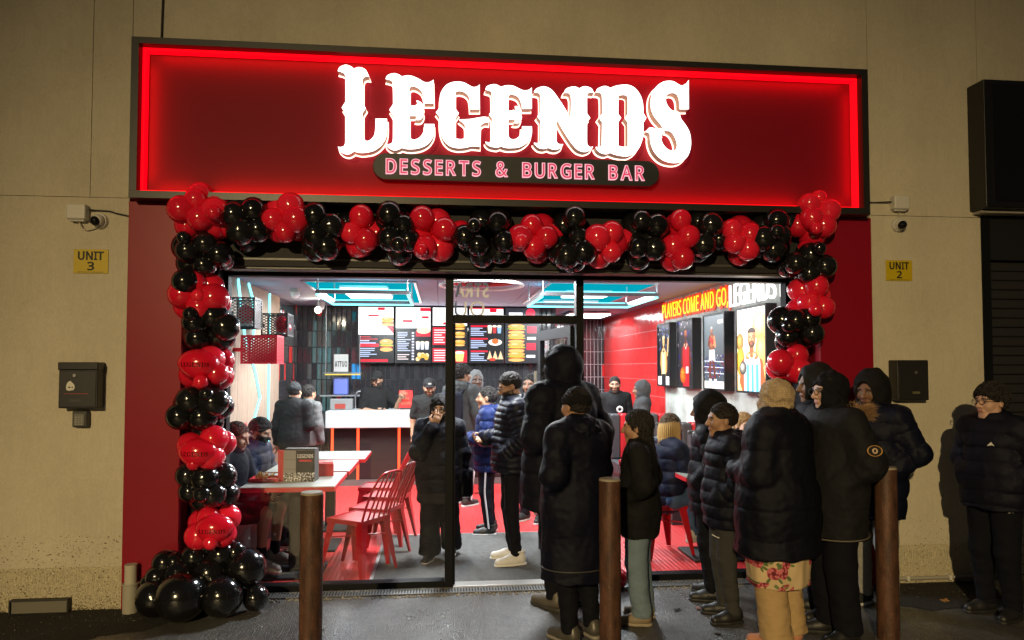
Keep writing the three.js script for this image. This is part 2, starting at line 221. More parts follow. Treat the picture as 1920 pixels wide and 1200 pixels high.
// ---------------------------------------------------------------- the lit fascia sign
const letterData = [["L",[-733,3800,1,-721,3827,0,-681,3846,0,-643,3837,0,-622,3820,1,-584,3833,0,-540,3818,0,-513,3768,1,-536,3770,0,-555,3756,0,-561,3727,1,-560,3579,1,-536,3538,1,-559,3500,1,-558,3347,0,-548,3316,0,-526,3300,0,-498,3311,0,-474,3344,0,-466,3396,0,-466,3463,1,-385,3466,1,-384,3385,0,-395,3321,0,-429,3268,0,-479,3231,0,-541,3216,0,-579,3215,0,-615,3224,1,-635,3209,0,-660,3200,0,-691,3207,0,-716,3227,0,-728,3252,1,-710,3250,0,-688,3257,0,-679,3273,0,-676,3299,1,-678,3496,1,-703,3535,1,-678,3578,1,-680,3748,0,-686,3780,0,-705,3793,0]],["E",[-396,3757,1,-382,3783,0,-341,3799,0,-306,3793,0,-281,3778,1,-243,3787,0,-205,3784,0,-160,3766,0,-122,3745,0,-93,3743,0,-71,3751,0,-53,3764,1,-51,3593,1,-119,3591,1,-125,3635,0,-141,3679,0,-173,3704,0,-204,3711,0,-223,3702,0,-227,3682,1,-226,3569,1,-178,3571,0,-169,3584,0,-175,3607,1,-159,3604,0,-137,3589,0,-126,3563,0,-131,3540,1,-124,3518,0,-133,3485,0,-152,3468,0,-184,3467,1,-170,3483,0,-181,3496,1,-226,3494,1,-225,3359,0,-215,3330,0,-193,3321,0,-161,3332,0,-133,3362,0,-120,3401,0,-119,3437,1,-47,3439,1,-47,3378,0,-63,3332,0,-94,3292,0,-145,3264,0,-202,3253,0,-246,3253,0,-278,3260,1,-303,3246,0,-332,3240,0,-363,3251,0,-385,3269,0,-393,3285,1,-373,3281,0,-348,3293,0,-341,3322,1,-341,3490,1,-367,3533,1,-341,3574,1,-344,3717,0,-354,3745,0,-376,3753,0]],["G",[280,3742,1,260,3726,0,230,3722,0,201,3735,0,167,3752,0,126,3757,0,80,3751,0,39,3729,0,8,3689,0,-7,3642,0,-10,3560,1,-35,3526,1,-10,3495,1,-9,3431,0,0,3373,0,23,3321,0,64,3284,0,116,3271,0,162,3273,0,197,3280,0,226,3288,0,286,3285,1,289,3429,0,301,3453,0,324,3466,0,349,3464,1,350,3490,0,336,3503,0,307,3505,0,260,3496,0,214,3486,0,132,3478,1,164,3454,0,176,3431,0,176,3367,0,168,3343,0,144,3335,0,118,3339,0,106,3353,0,105,3488,1,129,3525,1,105,3558,1,105,3676,0,115,3686,0,138,3690,0,172,3681,0,199,3656,0,209,3615,0,213,3559,1,282,3562,1]],["E",[323,3708,1,335,3732,0,376,3748,0,411,3744,0,435,3731,1,476,3744,0,523,3743,0,558,3729,0,594,3714,0,623,3713,0,647,3721,0,663,3736,1,663,3580,1,592,3577,1,585,3617,0,567,3658,0,541,3675,0,511,3681,0,494,3670,0,491,3649,1,491,3558,1,538,3559,0,543,3571,0,538,3592,1,558,3592,0,579,3576,0,588,3552,0,583,3534,1,589,3511,0,579,3484,0,564,3470,0,529,3469,1,543,3483,0,535,3494,1,491,3493,1,491,3383,0,499,3357,0,520,3346,0,546,3351,0,573,3374,0,588,3404,0,592,3445,1,663,3447,1,663,3395,0,649,3353,0,617,3317,0,570,3291,0,511,3283,0,470,3284,0,435,3294,1,412,3284,0,388,3285,0,353,3293,0,330,3310,0,323,3323,1,345,3318,0,368,3329,0,372,3356,1,372,3497,1,350,3526,1,372,3556,1,370,3668,0,362,3695,0,341,3703,0]],["N",[679,3704,1,697,3729,0,747,3747,0,789,3738,0,825,3710,0,872,3646,0,914,3582,0,952,3515,1,956,3644,0,953,3685,0,941,3706,0,920,3708,0,902,3707,1,920,3738,0,968,3755,0,998,3752,0,1016,3743,1,1046,3758,0,1082,3758,0,1112,3743,0,1124,3717,1,1100,3718,0,1079,3708,0,1074,3684,1,1074,3558,1,1098,3525,1,1074,3496,1,1073,3349,0,1080,3320,0,1098,3308,0,1119,3312,1,1104,3291,0,1074,3275,0,1044,3272,0,1002,3287,0,967,3322,0,931,3371,0,895,3427,0,848,3508,1,846,3360,0,853,3330,0,871,3322,0,895,3323,1,883,3301,0,853,3284,0,818,3283,0,785,3294,1,753,3285,0,717,3290,0,691,3310,0,679,3327,1,702,3324,0,723,3335,0,728,3362,1,729,3492,1,704,3523,1,729,3555,1,728,3665,0,721,3694,0,700,3702,0]],["D",[1141,3720,1,1154,3747,0,1197,3767,0,1227,3767,0,1251,3756,1,1293,3774,0,1354,3785,0,1403,3781,0,1445,3756,0,1481,3706,0,1498,3646,0,1500,3577,1,1523,3542,1,1500,3502,1,1499,3423,0,1485,3357,0,1454,3296,0,1406,3258,0,1363,3248,0,1315,3252,0,1278,3260,0,1248,3271,1,1218,3260,0,1182,3266,0,1152,3286,0,1139,3310,1,1164,3310,0,1182,3323,0,1185,3353,1,1189,3497,1,1166,3529,1,1190,3563,1,1189,3683,0,1181,3712,0,1160,3720,0],[1311,3702,1,1348,3710,0,1375,3705,0,1384,3690,1,1383,3567,1,1360,3533,1,1383,3503,1,1382,3335,0,1376,3322,0,1345,3317,0,1309,3324,1,1309,3501,1,1331,3534,1,1309,3564,1]],["S",[1851,3840,1,1831,3812,0,1800,3796,0,1769,3807,0,1735,3825,0,1694,3828,0,1646,3815,0,1598,3776,0,1567,3721,0,1558,3660,0,1564,3600,0,1590,3547,0,1627,3505,0,1650,3472,0,1667,3453,0,1698,3450,0,1728,3428,0,1752,3378,0,1758,3338,0,1745,3307,0,1717,3300,0,1683,3312,0,1649,3348,0,1635,3388,0,1640,3415,0,1664,3430,1,1643,3462,0,1616,3466,0,1592,3459,1,1569,3469,0,1542,3465,0,1519,3437,1,1541,3431,0,1551,3415,0,1552,3378,0,1562,3332,0,1584,3286,0,1628,3240,0,1682,3215,0,1744,3209,0,1798,3225,0,1840,3267,0,1861,3328,0,1864,3388,0,1852,3449,0,1822,3502,0,1791,3541,0,1778,3581,0,1764,3598,0,1744,3601,0,1720,3606,0,1693,3631,0,1676,3665,0,1673,3698,0,1687,3726,0,1721,3740,0,1755,3732,0,1775,3695,0,1780,3618,1,1850,3621,1]]];   // [letter, contours of x mm, y mm, corner?]
function contour(a) {   // smooth runs between corners
  const pts = []; for (let i = 0; i < a.length; i += 3) pts.push([a[i] / 1000, a[i + 1] / 1000, a[i + 2]]);
  const k0 = pts.findIndex(p => p[2]), r = [...pts.slice(k0), ...pts.slice(0, k0), pts[k0]], out = [];
  let run = [r[0]];
  for (let i = 1; i < r.length; i++) {
    run.push(r[i]);
    if (r[i][2]) {
      if (run.length === 2) out.push(new THREE.Vector2(run[0][0], run[0][1]));
      else { const c = new THREE.SplineCurve(run.map(p => new THREE.Vector2(p[0], p[1]))); out.push(...c.getPoints(run.length * 4).slice(0, -1)); }
      run = [r[i]];
    }
  }
  return out;
}
{
  const X0 = -2.145, X1 = 3.284, Y0 = 2.857, Y1 = 3.988;
  const t = thing('fascia_sign', 'wide red illuminated shop sign reading LEGENDS in white western letters', 'sign');
  obj('tray_frame', [bx(X0, X1, Y1 - 0.045, Y1, 0.004, 0.15), bx(X0, X1, Y0, Y0 + 0.05, 0.004, 0.15), bx(X0, X0 + 0.05, Y0 + 0.051, Y1 - 0.046, 0.004, 0.15), bx(X1 - 0.05, X1, Y0 + 0.051, Y1 - 0.046, 0.004, 0.15)], mat(lin(0.018, 0.017, 0.015), 0.4), t);
  obj('red_panel', bx(X0 + 0.05, X1 - 0.05, Y0 + 0.05, Y1 - 0.046, 0.005, 0.02), phys(lin(0.2, 0.004, 0.016), 0.6, { specularIntensity: 0.35 }), t);
  // diffuser strip all round the inside of the tray
  const mLed = glow(lin(1, 0.0004, 0.006), 1.6, { color: 0x000000, roughness: 1 }), w = 0.02, d0 = 0.021, d1 = 0.085, e = 0.051;
  obj('led_strip', bx(X0 + e, X1 - e, Y1 - 0.047 - w, Y1 - 0.047, d0, d1), mLed, t);
  obj('led_strip', bx(X0 + e, X1 - e, Y0 + e, Y0 + e + w, d0, d1), mLed, t);
  obj('led_strip', bx(X0 + e, X0 + e + w, Y0 + e + w + 0.001, Y1 - 0.048 - w, d0, d1), mLed, t);
  obj('led_strip', bx(X1 - e - w, X1 - e, Y0 + e + w + 0.001, Y1 - 0.048 - w, d0, d1), mLed, t);
  const red = lin(1, 0.004, 0.02), cx = (X0 + X1) / 2, cy = (Y0 + Y1) / 2, L = X1 - X0 - 0.3, H = Y1 - Y0 - 0.3, zi = 0.07;
  rectLight(red, 11, L, 0.03, [cx, Y1 - 0.05 - w - 0.004, zi], [cx, cy + 0.2, 0.0]);
  rectLight(red, 11, L, 0.03, [cx, Y0 + e + w + 0.004, zi], [cx, cy - 0.2, 0.0]);
  rectLight(red, 11, 0.03, H, [X0 + e + w + 0.004, cy, zi], [X0 + 0.5, cy, 0.0]);
  rectLight(red, 11, 0.03, H, [X1 - e - w - 0.004, cy, zi], [X1 - 0.5, cy, 0.0]);
  // letters: glowing faces on deep returns, light leaking behind onto the panel
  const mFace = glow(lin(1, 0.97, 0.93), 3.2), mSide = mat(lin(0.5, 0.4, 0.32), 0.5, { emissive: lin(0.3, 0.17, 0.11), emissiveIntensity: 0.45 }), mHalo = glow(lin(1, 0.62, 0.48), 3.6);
  for (const [, outer, hole] of letterData) {
    const sh = new THREE.Shape(contour(outer)); if (hole) sh.holes.push(new THREE.Path(contour(hole)));
    const body = new THREE.ExtrudeGeometry(sh, { depth: 0.075, bevelEnabled: false }); body.translate(0, 0, 0.078);
    const l = obj('letter', body, mSide, t);
    const f = new THREE.ExtrudeGeometry(sh, { depth: 0.006, bevelEnabled: false }); f.translate(0, 0, 0.154); obj('lit_face', f, mFace, l);
    const b = new THREE.ExtrudeGeometry(sh, { depth: 0.008, bevelEnabled: true, bevelSize: 0.006, bevelThickness: 0.001, bevelSegments: 1 }); b.translate(0, 0, 0.064); obj('halo_led', b, mHalo, l);
  }
  const lf = rectLight(lin(1, 0.96, 0.9), 1.6, 2.5, 0.45, [0.6, 3.47, 0.175], [0.6, 3.47, 3]);
  // strapline plaque
  const ang = Math.atan2(-0.012, 1), pillW = 2.12, pillH = 0.185;
  const pl = new THREE.Shape(); { const hw = pillW / 2, hh = pillH / 2; pl.moveTo(-hw + hh, -hh); pl.lineTo(hw - hh, -hh); pl.absarc(hw - hh, 0, hh, -Math.PI / 2, Math.PI / 2); pl.lineTo(-hw + hh, hh); pl.absarc(-hw + hh, 0, hh, Math.PI / 2, Math.PI * 1.5); }
  const pg = new THREE.ExtrudeGeometry(pl, { depth: 0.07, bevelEnabled: true, bevelSize: 0.004, bevelThickness: 0.004, bevelSegments: 2, curveSegments: 20 });
  const PX = 0.575, PY = 3.14; pg.translate(PX, PY, 0.022);
  const plaque = obj('strapline_plaque', pg, mat(lin(0.012, 0.016, 0.016), 0.5), t);
  const spaced = 'DESSERTS  &  BURGER  BAR'; const geos = [], geos2 = []; let x = 0;
  for (const ch of spaced) {
    if (ch === ' ') { x += 0.042; continue; }
    const a = textGeo(ch, 0.092, 0.006, fontReg, { bevelEnabled: true, bevelSize: 0.006, bevelThickness: 0.003, bevelSegments: 2 });
    const b = textGeo(ch, 0.092, 0.004, fontReg); const bb = b.boundingBox; a.translate(x - bb.min.x, 0, 0.0); b.translate(x - bb.min.x, 0, 0.0095);
    geos.push(a); geos2.push(b); x += bb.max.x - bb.min.x + 0.032;
  }
  const k = 1.94 / x;
  const mPink = glow(lin(1, 0.45, 0.52), 1.25), mRedCore = glow(lin(0.9, 0.06, 0.14), 0.8);
  geos.forEach((g, i) => { for (const q of [g, geos2[i]]) { q.scale(k, 1.12, 1); q.translate(PX - 0.965, PY - 0.052, 0.099); } const o = obj('neon_letter', g, mPink, plaque); });
  geos2.forEach(g => obj('neon_core', g, mRedCore, plaque));
  rectLight(lin(1, 0.3, 0.35), 0.5, 1.9, 0.1, [PX, PY, 0.118], [PX, PY, 3]);
}
// ---------------------------------------------------------------- things on the wall
const mWhitePlastic = mat(lin(0.62, 0.6, 0.55), 0.45), mGreyMetal = mat(lin(0.2, 0.2, 0.19), 0.45, { metalness: 0.5 });
const mCable = mat(lin(0.02, 0.02, 0.02), 0.6);
function unitPlate(x0, x1, y0, y1, num, label) {
  const t = thing('unit_plate', label, 'sign', [(x0 + x1) / 2, (y0 + y1) / 2, 0.001], 0, 'yellow unit number plates');
  const w = x1 - x0, h = y1 - y0;
  obj('plate', rb(-w / 2, w / 2, -h / 2, h / 2, 0, 0.006, 0.002), mat(lin(0.55, 0.40, 0.006), 0.5), t);
  const ink = mat(lin(0.012, 0.012, 0.01), 0.6);
  const a = fitW(textGeo('UNIT', 0.06, 0.0015, fontReg, { bevelEnabled: true, bevelSize: 0.0022, bevelThickness: 0.0004, bevelSegments: 1 }), w * 0.74, h * 0.36); a.translate(0, h * 0.23, 0.0068); obj('lettering', a, ink, t);
  const b = fitW(textGeo(num, 0.06, 0.0015, fontReg, { bevelEnabled: true, bevelSize: 0.0022, bevelThickness: 0.0004, bevelSegments: 1 }), w * 0.2, h * 0.36); b.translate(0, -h * 0.2, 0.0068); obj('numeral', b, ink, t);
  obj('small_print', bx(-w * 0.36, w * 0.36, -h * 0.455, -h * 0.44, 0.0065, 0.0072), ink, t);
}
unitPlate(-2.564, -2.332, 2.345, 2.515, '3', 'yellow plate reading UNIT 3 on the wall left of the shop');
unitPlate(3.498, 3.719, 2.367, 2.53, '2', 'yellow plate reading UNIT 2 on the wall right of the shop');
{
  const t = thing('mailbox', 'black wall mailbox with white emblem above a small key safe', 'mailbox', [-2.469, 1.403, 0]);
  obj('case', rb(-0.127, 0.127, 0, 0.31, 0.001, 0.1, 0.006), mat(lin(0.014, 0.014, 0.017), 0.45), t);
  obj('lid', rb(-0.131, 0.131, 0.262, 0.316, 0.0, 0.112, 0.008), mat(lin(0.014, 0.014, 0.017), 0.4), t);
  obj('door', rb(-0.118, 0.118, 0.01, 0.255, 0.1, 0.106, 0.003), mat(lin(0.018, 0.018, 0.021), 0.5), t);
  const lock = new THREE.CylinderGeometry(0.011, 0.011, 0.008, 16); lock.rotateX(Math.PI / 2); lock.translate(-0.02, 0.225, 0.11); obj('lock', lock, mat(lin(0.5, 0.5, 0.5), 0.3, { metalness: 1 }), t);
  // emblem: a rounded cap shape over a round head
  const s = new THREE.Shape(); s.moveTo(-0.026, 0); s.bezierCurveTo(-0.03, 0.03, -0.016, 0.055, 0.002, 0.056); s.bezierCurveTo(0.01, 0.042, 0.024, 0.04, 0.028, 0.02); s.bezierCurveTo(0.032, 0, 0.018, -0.012, 0.008, -0.008); s.bezierCurveTo(-0.006, -0.014, -0.022, -0.012, -0.026, 0);
  const h1 = new THREE.Path(); h1.absellipse(-0.006, 0.012, 0.009, 0.005, 0, 6.28); s.holes.push(h1); const h2 = new THREE.Path(); h2.absellipse(0.014, 0.012, 0.006, 0.004, 0, 6.28); s.holes.push(h2);
  const g = new THREE.ExtrudeGeometry(s, { depth: 0.001, bevelEnabled: false }); g.translate(-0.048, 0.132, 0.1066); obj('emblem', g, mat(lin(0.7, 0.68, 0.6), 0.6), t);
  obj('red_line', bx(-0.09, 0.07, 0.098, 0.102, 0.1062, 0.1072), mat(lin(0.35, 0.05, 0.03), 0.6), t);
  obj('name_slot', bx(-0.05, 0.02, 0.045, 0.062, 0.1062, 0.1072), mat(lin(0.04, 0.04, 0.04), 0.5), t);
}
{
  const t = thing('key_safe', 'small grey push button key safe below the black mailbox', 'key safe', [-2.48, 1.268, 0]);
  obj('case', rb(-0.05, 0.05, 0, 0.115, 0.001, 0.05, 0.012), mat(lin(0.05, 0.05, 0.05), 0.5), t);
  obj('cover', rb(-0.036, 0.036, 0.012, 0.095, 0.05, 0.058, 0.006), mat(lin(0.16, 0.155, 0.14), 0.45), t);
  const b = []; for (let i = 0; i < 3; i++) for (let j = 0; j < 4; j++) b.push(rb(-0.026 + i * 0.019, -0.012 + i * 0.019, 0.018 + j * 0.016, 0.028 + j * 0.016, 0.058, 0.061, 0.002)); obj('button', b, mat(lin(0.3, 0.29, 0.27), 0.5), t);
}
{
  const t = thing('door_entry_box', 'plain black square box fixed to the wall right of the shop', 'wall box', [3.634, 1.43, 0]);
  obj('case', rb(-0.13, 0.13, 0, 0.31, 0.001, 0.11, 0.008), mat(lin(0.012, 0.012, 0.012), 0.5), t);
  obj('front', rb(-0.122, 0.122, 0.008, 0.255, 0.11, 0.115, 0.003), mat(lin(0.015, 0.015, 0.015), 0.45), t);
  obj('name_slot', bx(-0.01, 0.05, 0.05, 0.068, 0.1152, 0.117), mat(lin(0.12, 0.11, 0.06), 0.5), t);
  const lock = new THREE.CylinderGeometry(0.01, 0.01, 0.006, 16); lock.rotateX(Math.PI / 2); lock.translate(0.02, 0.215, 0.118); obj('lock', lock, mGreyMetal, t);
}
function cctv(bxx, bxy, cx, cy, label, cablePts) {
  const t = thing('security_camera', label, 'camera', [0, 0, 0], 0, 'white security cameras');
  obj('junction_box', [rb(bxx - 0.064, bxx + 0.064, bxy - 0.054, bxy + 0.054, 0.001, 0.07, 0.012), rb(bxx - 0.05, bxx + 0.05, bxy - 0.066, bxy - 0.05, 0.015, 0.05, 0.006)], mWhitePlastic, t);
  const base = new THREE.CylinderGeometry(0.052, 0.056, 0.03, 28); base.rotateX(Math.PI / 2); base.translate(cx, cy, 0.016); obj('base_ring', base, mWhitePlastic, t);
  const dome = new THREE.SphereGeometry(0.045, 24, 16); dome.translate(cx, cy - 0.002, 0.045); obj('eyeball', dome, mWhitePlastic, t);
  const face = new THREE.SphereGeometry(0.036, 20, 14); face.translate(cx - 0.004, cy - 0.01, 0.064); obj('lens_window', face, phys(lin(0.008, 0.008, 0.008), 0.12), t);
  obj('lead', tube([[bxx, bxy - 0.06, 0.03], [bxx + (cx - bxx) * 0.3, bxy - 0.12, 0.02], [cx - 0.02, cy - 0.05, 0.012], [cx, cy - 0.04, 0.012]], 0.004), mat(lin(0.5, 0.45, 0.35), 0.6), t);
  obj('cable', tube(cablePts, 0.0055, 40), mCable, t);
}
cctv(-2.528, 2.77, -2.392, 2.716, 'white dome security camera with junction box left of the sign', [[-2.46, 2.79, 0.03], [-2.40, 2.79, 0.012], [-2.32, 2.785, 0.01], [-2.29, 2.775, 0.012], [-2.2, 2.755, 0.01]]);
cctv(3.606, 2.98, 3.604, 2.81, 'white dome security camera with junction box right of the sign', [[3.285, 2.985, 0.02], [3.4, 2.985, 0.008], [3.54, 2.99, 0.03]]);
{ const o = obj('sign_cable', tube([[-1.995, 7.4, 0.012], [-1.992, 5.5, 0.012], [-1.99, 4.6, 0.012], [-2.0, 3.97, 0.012]], 0.007, 60), mCable); o.userData = { label: 'thin black cable running down the wall into the sign top', category: 'cable' }; }
{
  const t = thing('pipe_stub', 'short capped pale pipe standing at the foot of the left red pillar', 'pipe', [-2.11, 0, 0.075]);
  const a = new THREE.CylinderGeometry(0.05, 0.05, 0.2, 24); a.translate(0, 0.1, 0); obj('socket', a, mat(lin(0.35, 0.33, 0.27), 0.6), t);
  const b = new THREE.CylinderGeometry(0.04, 0.04, 0.13, 24); b.translate(0, 0.264, 0); obj('pipe', b, mat(lin(0.45, 0.42, 0.34), 0.6), t);
  const c = new THREE.TorusGeometry(0.05, 0.005, 8, 24); c.rotateX(Math.PI / 2); c.translate(0, 0.198, 0); obj('rim', c, mat(lin(0.35, 0.33, 0.27), 0.6), t);
}
{
  const t = thing('wall_vent', 'low metal vent cover at the foot of the left wall', 'vent', [-2.72, 0, 0]);
  obj('hood', [bx(-0.19, 0.19, 0.088, 0.096, 0.001, 0.05), bx(-0.19, -0.183, 0.0, 0.088, 0.001, 0.05), bx(0.183, 0.19, 0.0, 0.088, 0.001, 0.05)], mat(lin(0.03, 0.03, 0.03), 0.6), t);
  obj('face_plate', bx(-0.182, 0.182, 0.004, 0.087, 0.001, 0.03), mat(lin(0.16, 0.15, 0.12), 0.6), t);
}
{
  const t = thing('base_conduit', 'thin pale conduit running along the foot of the right wall', 'conduit', [0, 0, 0]);
  obj('pipe', bar([3.4, 0.05, 0.03], [4.27, 0.05, 0.03], 0.014), mat(lin(0.35, 0.33, 0.28), 0.5), t);
  obj('end_cap', rb(4.265, 4.3, 0.02, 0.08, 0.005, 0.055, 0.005), mat(lin(0.55, 0.52, 0.45), 0.5), t);
  obj('clip', [rb(3.6, 3.62, 0.03, 0.07, 0.001, 0.05, 0.003), rb(3.95, 3.97, 0.03, 0.07, 0.001, 0.05, 0.003)], mWhitePlastic, t);
}
// ---------------------------------------------------------------- bollards
const texRust = dataTex(256, (u, v) => { const n = tnoise(u, v, 8, 71) * 0.1 + tnoise(u, v, 60, 72) * 0.07; const c = tnoise(u, v, 26, 73) > 0.5 ? 0.1 : tnoise(u, v, 40, 74) < -0.52 ? -0.08 : 0; const b = clamp(0.35 + n + c); return [b, b * 0.68, b * 0.52]; }, true, 1);
function bollard(x, z, h, label) {
  const t = thing('bollard', label, 'bollard', [x, 0, z], 0, 'brown steel bollards on the forecourt');
  const r = 0.064, b = new THREE.CylinderGeometry(r, r, h - 0.012, 40, 1); b.translate(0, (h - 0.012) / 2, 0); obj('post', b, mat(lin(0.9, 0.9, 0.9), 0.5, { map: texRust, metalness: 0.15 }), t);
  const cap = new THREE.CylinderGeometry(r - 0.005, r + 0.001, 0.012, 40); cap.translate(0, h - 0.006, 0); obj('cap', cap, mat(lin(0.3, 0.26, 0.2), 0.5), t);
  const col = new THREE.CylinderGeometry(r + 0.012, r + 0.02, 0.02, 40); col.translate(0, 0.011, 0); obj('ground_collar', col, mGreyMetal, t);
}
bollard(-0.72, 1.1, 0.977, 'brown bollard in front of the table and red chairs');
bollard(1.003, 1.1, 1.026, 'brown bollard beside the person in the long coat');
bollard(2.739, 1.1, 1.07, 'brown bollard in front of the hooded man at the right');
// ---------------------------------------------------------------- street lamp behind the photographer: it lights the wall and throws the shadows
{
  const LX = -4.2, LY = 5.6, LZ = 15.5;
  const t = thing('street_lamp', 'street lamp standing behind the photographer', 'street lamp', [LX, 0, LZ]);
  const pole = new THREE.CylinderGeometry(0.045, 0.08, LY + 0.1, 16); pole.translate(0, (LY + 0.1) / 2, 0.6); obj('pole', pole, mGreyMetal, t);
  obj('arm', bar([0, LY + 0.09, 0.6], [0, LY + 0.16, 0.1], 0.03), mGreyMetal, t);
  obj('lamp_head', rb(-0.16, 0.16, LY + 0.07, LY + 0.2, -0.28, 0.28, 0.05), mGreyMetal, t);
  obj('lamp_glass', rb(-0.12, 0.12, LY + 0.045, LY + 0.069, -0.2, 0.2, 0.01), glow(lin(1, 0.74, 0.42), 12), t);
  const s = new THREE.SpotLight(lin(1, 0.75, 0.37), 690, 0, 0.515, 1, 2);
  s.position.set(LX, LY, LZ - 0.1); s.target.position.set(1.5, -2.2, 0); s.castShadow = true; s.shadow.radius = 5; s.shadow.mapSize.set(2048, 2048); scene.add(s, s.target);
}
// ---------------------------------------------------------------- litter on the ground
{
  const leaf = (x, z, sz, rot, c, label) => { const s = new THREE.Shape(); for (let i = 0; i <= 22; i++) { const a = i / 22 * 6.283, r = sz * (0.55 + 0.45 * Math.abs(Math.sin(a * 2.5 + 0.4))); i ? s.lineTo(Math.cos(a) * r, Math.sin(a) * r * 0.7) : s.moveTo(r, 0); } const g = new THREE.ExtrudeGeometry(s, { depth: 0.0012, bevelEnabled: false }); const p = g.attributes.position; for (let i = 0; i < p.count; i++) p.setZ(i, p.getZ(i) + 5 * (p.getX(i) ** 2) + 0.004 * Math.sin(p.getY(i) * 90)); g.computeVertexNormals(); g.rotateX(-Math.PI / 2); g.rotateY(rot); const o = obj('fallen_leaf', g, mat(c, 0.8)); o.position.set(x, 0.005, z); o.userData = { label, category: 'leaf' }; };
  leaf(1.64, 0.42, 0.035, 0.4, lin(0.015, 0.012, 0.01), 'dark crumpled leaf on the asphalt right of the girl in jeans');
  leaf(1.80, 0.40, 0.035, 1.7, lin(0.28, 0.12, 0.1), 'reddish leaf on the asphalt near the boy in grey joggers');
  leaf(1.75, 0.86, 0.03, 2.5, lin(0.012, 0.01, 0.01), 'dark leaf lying on the asphalt near the bottom edge');
  leaf(3.62, 0.42, 0.04, 0.2, lin(0.35, 0.16, 0.04), 'orange brown leaf on the ground by the right wall');
}
// ---------------------------------------------------------------- balloon garland
{
  const t = thing('balloon_garland', 'red and black balloon garland arched around the shop entrance', 'balloon garland');
  const prof = []; for (let i = 0; i <= 14; i++) { const a = i / 14 * Math.PI; const y = -Math.cos(a), r = Math.sin(a) * (1 - 0.10 * Math.max(0, -y)); prof.push(new THREE.Vector2(Math.max(r, 0.0001), y * (y < 0 ? 1.12 : 1))); }
  const ball = new THREE.LatheGeometry(prof, 26); const knot = new THREE.ConeGeometry(0.07, 0.12, 8); knot.translate(0, -1.16, 0);
  const unit = merge([ball, knot]);
  const mk = (c, o = {}) => phys(c, 0.16, { clearcoat: 0.6, clearcoatRoughness: 0.08, ...o });
  const reds = [mk(lin(0.78, 0.012, 0.04)), mk(lin(0.68, 0.01, 0.034)), mk(lin(0.86, 0.018, 0.05))], blacks = [mk(lin(0.006, 0.006, 0.007)), mk(lin(0.009, 0.009, 0.01))];
  const print = canvasTex(1024, 512, (g, w, h) => { g.fillStyle = '#dc1430'; g.fillRect(0, 0, w, h); g.fillStyle = '#1a0508'; g.font = 'bold 64px serif'; g.textAlign = 'center'; g.save(); g.translate(w / 2, h * 0.5); g.scale(0.8, 1); g.fillText('LEGENDS', 0, 30); g.restore(); });
  const mPrint = phys(0xffffff, 0.16, { map: print, clearcoat: 0.6, clearcoatRoughness: 0.08 });
  const r = rng(1234);
  const put = (x, y, z, R, m, dir) => {
    const o = new THREE.Mesh(unit, m); o.name = 'balloon'; o.castShadow = o.receiveShadow = true; o.position.set(x, y, z); o.scale.setScalar(R);
    const d = dir || new THREE.Vector3((r() - 0.5) * 1.4, (r() - 0.5) * 1.4, 0.5 + r()).normalize();
    o.quaternion.setFromUnitVectors(new THREE.Vector3(0, 1, 0), d); t.add(o);
  };
  const clusters = [["r",-1.677,2.762,0.196,0.206],["k",-1.361,2.693,0.169,0.207],["r",-1.094,2.718,0.17,0.189],["k",-0.842,2.635,0.161,0.209],["r",-0.554,2.679,0.153,0.191],["k",-0.308,2.669,0.173,0.211],["r",-0.06,2.65,0.193,0.212],["k",0.334,2.65,0.233,0.224],["r",0.678,2.657,0.176,0.195],["k",0.964,2.623,0.167,0.226],["r",1.224,2.615,0.158,0.188],["k",1.52,2.645,0.159,0.219],["r",1.774,2.637,0.132,0.22],["k",1.981,2.682,0.132,0.201],["r",2.243,2.646,0.161,0.191],["k",2.496,2.671,0.178,0.192],["r",2.839,2.813,0.18,0.204],["k",2.791,2.492,0.199,0.173],["r",2.833,2.199,0.199,0.173],["k",2.689,1.97,0.206,0.166],["r",2.639,1.711,0.17,0.149],["k",2.564,1.478,0.121,0.121],["k",-1.683,2.48,0.224,0.158],["r",-1.667,2.163,0.195,0.186],["k",-1.617,1.947,0.208,0.171],["r",-1.624,1.672,0.214,0.145],["k",-1.659,1.391,0.218,0.185],["r",-1.609,1.132,0.213,0.144],["k",-1.608,0.868,0.207,0.199],["r",-1.565,0.592,0.184,0.166]];
  let count = 0;
  for (const [c, cx, cy, hw, hh] of clusters) {
    const set = c === 'r' ? reds : blacks, done = [];
    const tryPut = (R, zc, n, lo) => { let k = 0, guard = 0; while (k < n && guard++ < 240) { const a = r() * 6.283, q = lo + (1 - lo) * Math.sqrt(r()); const x = cx + Math.cos(a) * q * (hw - R * 0.72), y = cy + Math.sin(a) * q * (hh - R * 0.72), z = zc + (r() - 0.5) * 0.05; if (done.some(d => Math.hypot(d[0] - x, d[1] - y, d[2] - z) < (d[3] + R) * 0.57)) continue; done.push([x, y, z, R]); put(x, y, z, R * (0.82 + r() * 0.26), set[Math.floor(r() * set.length)]); k++; count++; } };
    tryPut(0.104, 0.04, 6, 0.55); tryPut(0.096, 0.15, 4, 0.25); if (hw > 0.17) tryPut(0.055, 0.25, 1, 0.0);
  }
  for (let i = 0; i + 1 < clusters.length; i++) { if (i === 21) continue; const [c, ax, ay] = clusters[i], [, bx2, by2] = clusters[i + 1]; put((ax + bx2) / 2 + (r() - 0.5) * 0.05, (ay + by2) / 2 + (r() - 0.5) * 0.16, 0.05, 0.088, (c === 'r' ? reds : blacks)[0]); count++; }
  put(-1.68, 2.905, 0.1, 0.085, reds[2]); put(2.885, 2.985, 0.12, 0.06, reds[2]); put(2.80, 2.93, 0.13, 0.07, reds[0]);
  put(-1.74, 2.27, 0.2, 0.09, blacks[0]);
